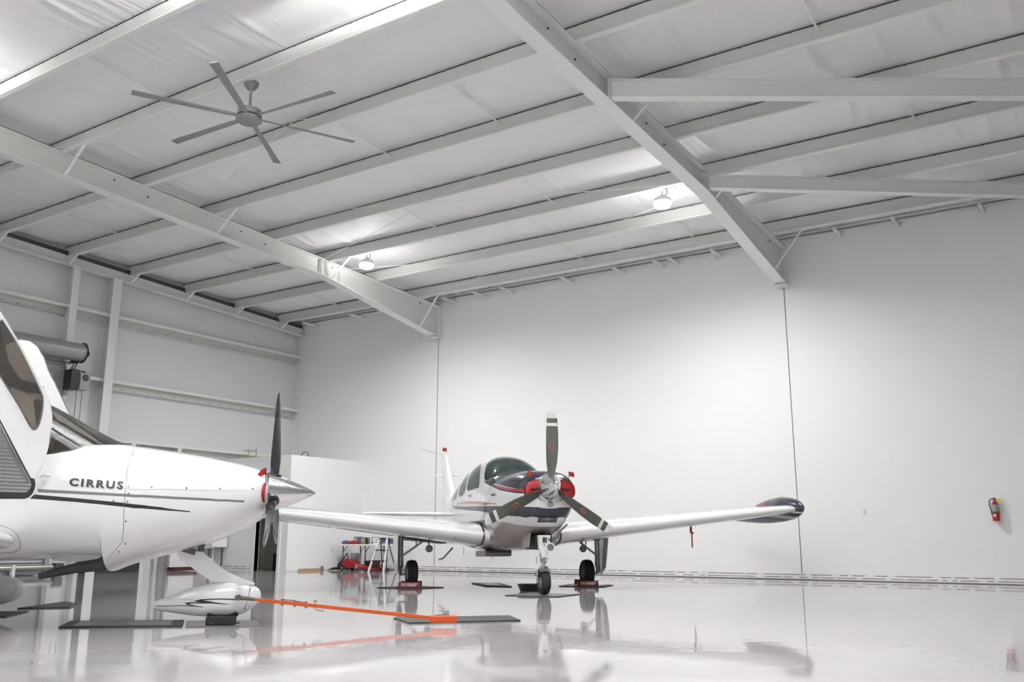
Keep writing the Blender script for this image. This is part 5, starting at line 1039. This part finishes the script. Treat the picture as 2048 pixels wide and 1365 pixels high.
for k, a in enumerate((0, 120, -120)):
    prop_blade(.12, .935, cprof, -math.radians(a - 1), -.005, [M_bladec if k == 0 else M_metal, M_bladec] if False else [M_bladec, M_bladec], N, zc=1.145, thick=.13)
    m = MB(); Rt = Matrix.Rotation(-math.radians(a - 1), 3, 'X'); m.lathe([(.062, .135), (.066, .15), (.06, .165), (.045, .17)], Vector((-.005, 0, 1.145)), Rt @ Vector((0, 0, 1)), 20); m.build('blade_cuff', M_black, N, smooth=40)
# inlet plugs on the near aircraft
def plugC(s):
    t = thing('engine_inlet_plug', 'red oval inlet plug with red flag on the %s side of the near aircraft nose' % ('near' if s < 0 else 'far'), 'plug', (CO[0], CO[1], 0), math.radians(44.3), 'engine inlet plugs of the near aircraft')
    m = MB(); m.lathe([(0, 0), (.085, 0), (.09, .01), (.09, .03), (.08, .04), (0, .04)], (-.095, s * .25, 1.14), (1, s * .10, 0), 28); m.build('foam_plug', mat('dark_red_vinyl', (.28, .01, .02), .5), t, smooth=40)
    m = MB(); m.tube([(-.055, s * .27, 1.2), (-.065, s * .27, 1.36)], .004, 6); m.tube([(-.035, s * .25, 1.13), (-.02, s * .12, 1.13)], .007, 6); m.build('flag_pole', M_black, t)
    m = MB(); m.loft([[(-.065, s * .27, 1.36), (-.063, s * .27, 1.30)], [(-.10, s * .28, 1.345), (-.09, s * .28, 1.292)], [(-.145, s * .29, 1.285), (-.125, s * .29, 1.25)]], cap=False, closed=False); o = m.build('flag', M_redcloth, t); o.modifiers.new('t', 'SOLIDIFY').thickness = .003
plugC(-1); plugC(1)
m = MB(); m.loft([[(-.03, .0 + y, 1.33 - abs(y) * .5), (-.03, y, 1.32 - abs(y) * .5)] for y in (-.1, 0, .1)], cap=False, closed=False)
m = MB(); m.tube([(-.045, -.205, 1.305), (-.045, -.21, .965)], .0045, 6); m.tube([(-.045, -.205, 1.305), (-.05, .205, 1.305)], .0045, 6); m.bb((-.05, -.235, .955), (.01, -.195, .985)); tag_ = thing('propeller_strap', 'thin black strap frame behind the pointed spinner of the near aircraft', 'strap', (CO[0], CO[1], 0), math.radians(44.3)); m.build('strap_frame', M_black, tag_)
t = thing('rubber_block', 'black rubber block on the drip tray against the nose wheel of the near aircraft', 'chock', (CO[0], CO[1], 0), math.radians(44.3))
m = MB(); m.bb((-.50, -.19, .011), (-.25, -.11, .078)); m.build('block', M_rubber, t, bevel=.006)
m = MB(); m.bb((-.46, -.195, .02), (-.44, -.19, .03)); m.tube([(-.25, -.15, .03), (-.22, -.15, .03)], .012, 8); m.build('cord_eye', M_mdark, t)
# nose gear
PTt = [(-.06, .245, .225, .006, .235, 2, 2), (-.075, .285, .185, .035, .235, 2, 2), (-.11, .315, .145, .06, .23, 2, 2), (-.17, .340, .10, .078, .22, 2, 2), (-.25, .358, .068, .088, .21, 2.2, 2.2), (-.36, .365, .055, .092, .205, 2.2, 2.2), (-.46, .352, .057, .090, .20, 2.2, 2.2), (-.57, .330, .063, .084, .19, 2.2, 2.2), (-.71, .288, .082, .068, .18, 2.1, 2.1), (-.83, .238, .10, .048, .165, 2, 2), (-.94, .205, .118, .028, .16, 2, 2), (-.965, .198, .13, .02, .16, 2, 2)]
def lz(pts): return [(x, v_at(PTt, x, z)) for x, z in pts]
A_ = [(-.62, .2), (-.56, .213), (-.42, .218), (-.26, .214), (-.25, .206), (-.26, .203), (-.42, .208), (-.54, .203), (-.43, .184), (-.32, .17), (-.32, .166), (-.43, .172), (-.53, .181), (-.60, .191)]
Bq = [(-.70, .182), (-.64, .189), (-.45, .182), (-.45, .175), (-.64, .178), (-.66, .173), (-.62, .162), (-.54, .147), (-.54, .143), (-.61, .151), (-.68, .166)]
Cq = [(-.94, .158), (-.8, .160), (-.6, .156), (-.545, .149), (-.6, .150), (-.8, .154), (-.94, .152)]
Dq = [(-.86, .203), (-.62, .205), (-.62, .2025), (-.86, .2015)]
rg = []
for q in (A_, Bq, Cq, Dq): l = lz(q); rg += [('ink', l), ('ink', mir(l))]
sm = strip(lz([(-.155, .325), (-.16, .24), (-.175, .18), (-.19, .11)]), .005); rg += [('line', sm), ('line', mir(sm))]
VS_old = VS; VS = .45
sm = strip(lz([(-.155, .325), (-.16, .24), (-.175, .18), (-.19, .11)]), .004); rg[-2:] = [('line', sm), ('line', mir(sm))]
ps = [-.06, -.065, -.07] + [-.08 - .02 * k for k in range(44)] + [-.965]
Pp, Gp = skin(PTt, ps, 48, rg)
m0 = MB()
def capP(m):
    m.v.append((-.967, 0, .16)); c_ = len(m.v) - 1
pant = skin_obj(Pp, [Gp.get('skin', []), Gp.get('ink', []), Gp.get('line', [])], 'nose_wheel_fairing', [M_white, M_black, M_mdark], N)
VS = VS_old
m = MB(); m.loft([[(-.965, S(PTt, -.965, k / 20)[1] * s, .16 + (S(PTt, -.965, k / 20)[2] - .16) * s) for k in range(20)] for s in (1, .05)], cap=False); m.build('fairing_tail_cap', M_white, pant)
for x, z in ((-.15, .30), (-.19, .13), (-.265, .235), (-.30, .17)):
    m = MB(); v = v_at(PTt, x, z); p_ = Vector(S(PTt, x, v)); m.lathe([(0, -.002), (.005, -.002), (.004, .002), (0, .002)], p_, nrm(PTt, x, v), 8); m.build('fairing_screw', M_mdark, pant)
wheel(N, (-.38, 0, .165), .165, .13, .06)
m = MB(); lg = rnd_loop([(-.86, .62), (-.66, .66), (-.38, .455), (-.27, .405), (-.16, .36), (-.11, .335), (-.15, .325), (-.22, .33), (-.30, .355), (-.46, .35), (-.52, .375)], 1)
cxl = lambda u, v: .05
m.prism(lg, lambda u, v, q: (u, (-.045 if q == 0 else .045) * (1 if v < .5 else .8), v)); m.build('nose_gear_leg_fairing', M_white, N, bevel=.02)
m = MB(); m.box((-.72, 0, .635), (.16, .10, .05), ry=.3); m.bb((-.63, -.03, .62), (-.57, .03, .68)); m.build('leg_mount', M_mdark, N)
m = MB(); m.tube([(-.57, -.03, .66), (-.49, -.05, .655)], .01, 8); m.build('steering_pin', M_steel_l, N)
# wings, main gear, tail
for s in (-1, 1):
    secs = [(.50, -1.98, .71, 1.32, .16), (.64, -1.98, .715, 1.30, .16), (2.5, -2.02, .86, 1.12, .15), (4.6, -2.10, 1.02, .88, .14), (5.5, -2.2, 1.10, .70, .13), (5.7, -2.35, 1.12, .45, .10)]
    wing('wing', M_white, N, secs, s)
    PM = [(x * 1.0, z) for x, z in ((0, .235), (-.03, .29), (-.1, .34), (-.25, .375), (-.45, .37), (-.65, .32), (-.85, .25), (-.95, .215))]
    m = MB(); rings = []
    for x, zt_, zb_, w_ in ((-2.46, .245, .225, .008), (-2.48, .295, .18, .045), (-2.54, .335, .13, .07), (-2.66, .37, .09, .088), (-2.85, .385, .07, .095), (-3.05, .365, .075, .09), (-3.25, .31, .10, .07), (-3.42, .25, .14, .045), (-3.50, .22, .17, .02)):
        rings.append([(x, s * 1.52 + w_ * math.cos(q), (zt_ + zb_) / 2 + (zt_ - zb_) / 2 * math.sin(q)) for q in [2 * PI * k / 20 for k in range(20)]])
    m.loft(rings); m.build('main_wheel_fairing', M_white, N, smooth=50)
    wheel(N, (-2.9, s * 1.52, .17), .17, .13, .06)
    m = MB(); m.loft([[(-2.85 + .06 * math.cos(q), s * 1.50, .33 + .012 * math.sin(q)) for q in [2 * PI * k / 12 for k in range(12)]], [(-2.85 + .08 * math.cos(q), s * .75, .68 + .02 * math.sin(q)) for q in [2 * PI * k / 12 for k in range(12)]]]); m.build('main_gear_leg', M_white, N, smooth=50)
    wing('stabilizer', M_white, N, [(.03, -6.1, 1.45, .75, .1), (1.95, -6.3, 1.47, .5, .1)], s, cam=0)
    q = dense(fair + [fair[0]], .05)
    m = MB(); pl = []
    for u, v in fair + fair[:1]:
        vv = v if s < 0 else 1 - v; pl.append(Vector(S(CT, u, vv)) + nrm(CT, u, vv) * .001)
    m.tube(pl, .0018, 5); m.build('wing_fillet_seam', M_mdark, N)
m = MB(); m.loft([[(-5.7 + a * 1.25, w * 1.25, 1.4) for a, w in airfoil(10, 0, .09)], [(-6.35 + a * .8, w * .8, 2.75) for a, w in airfoil(10, 0, .09)]]); m.build('fin', M_white, N, smooth=50)

# ------------------------------------------------------------------ world and view
w = bpy.data.worlds.new('world'); bpy.context.scene.world = w; w.use_nodes = True; w.node_tree.nodes['Background'].inputs[0].default_value = (.8, .85, 1, 1); w.node_tree.nodes['Background'].inputs[1].default_value = .02
sc = bpy.context.scene; sc.view_settings.view_transform = 'Standard'; sc.view_settings.look = 'None'; sc.view_settings.exposure = 1.34; sc.view_settings.gamma = 1; sc.view_settings.use_curve_mapping = False
sc.cycles.max_bounces = 10; sc.cycles.diffuse_bounces = 8; sc.cycles.sample_clamp_indirect = 6
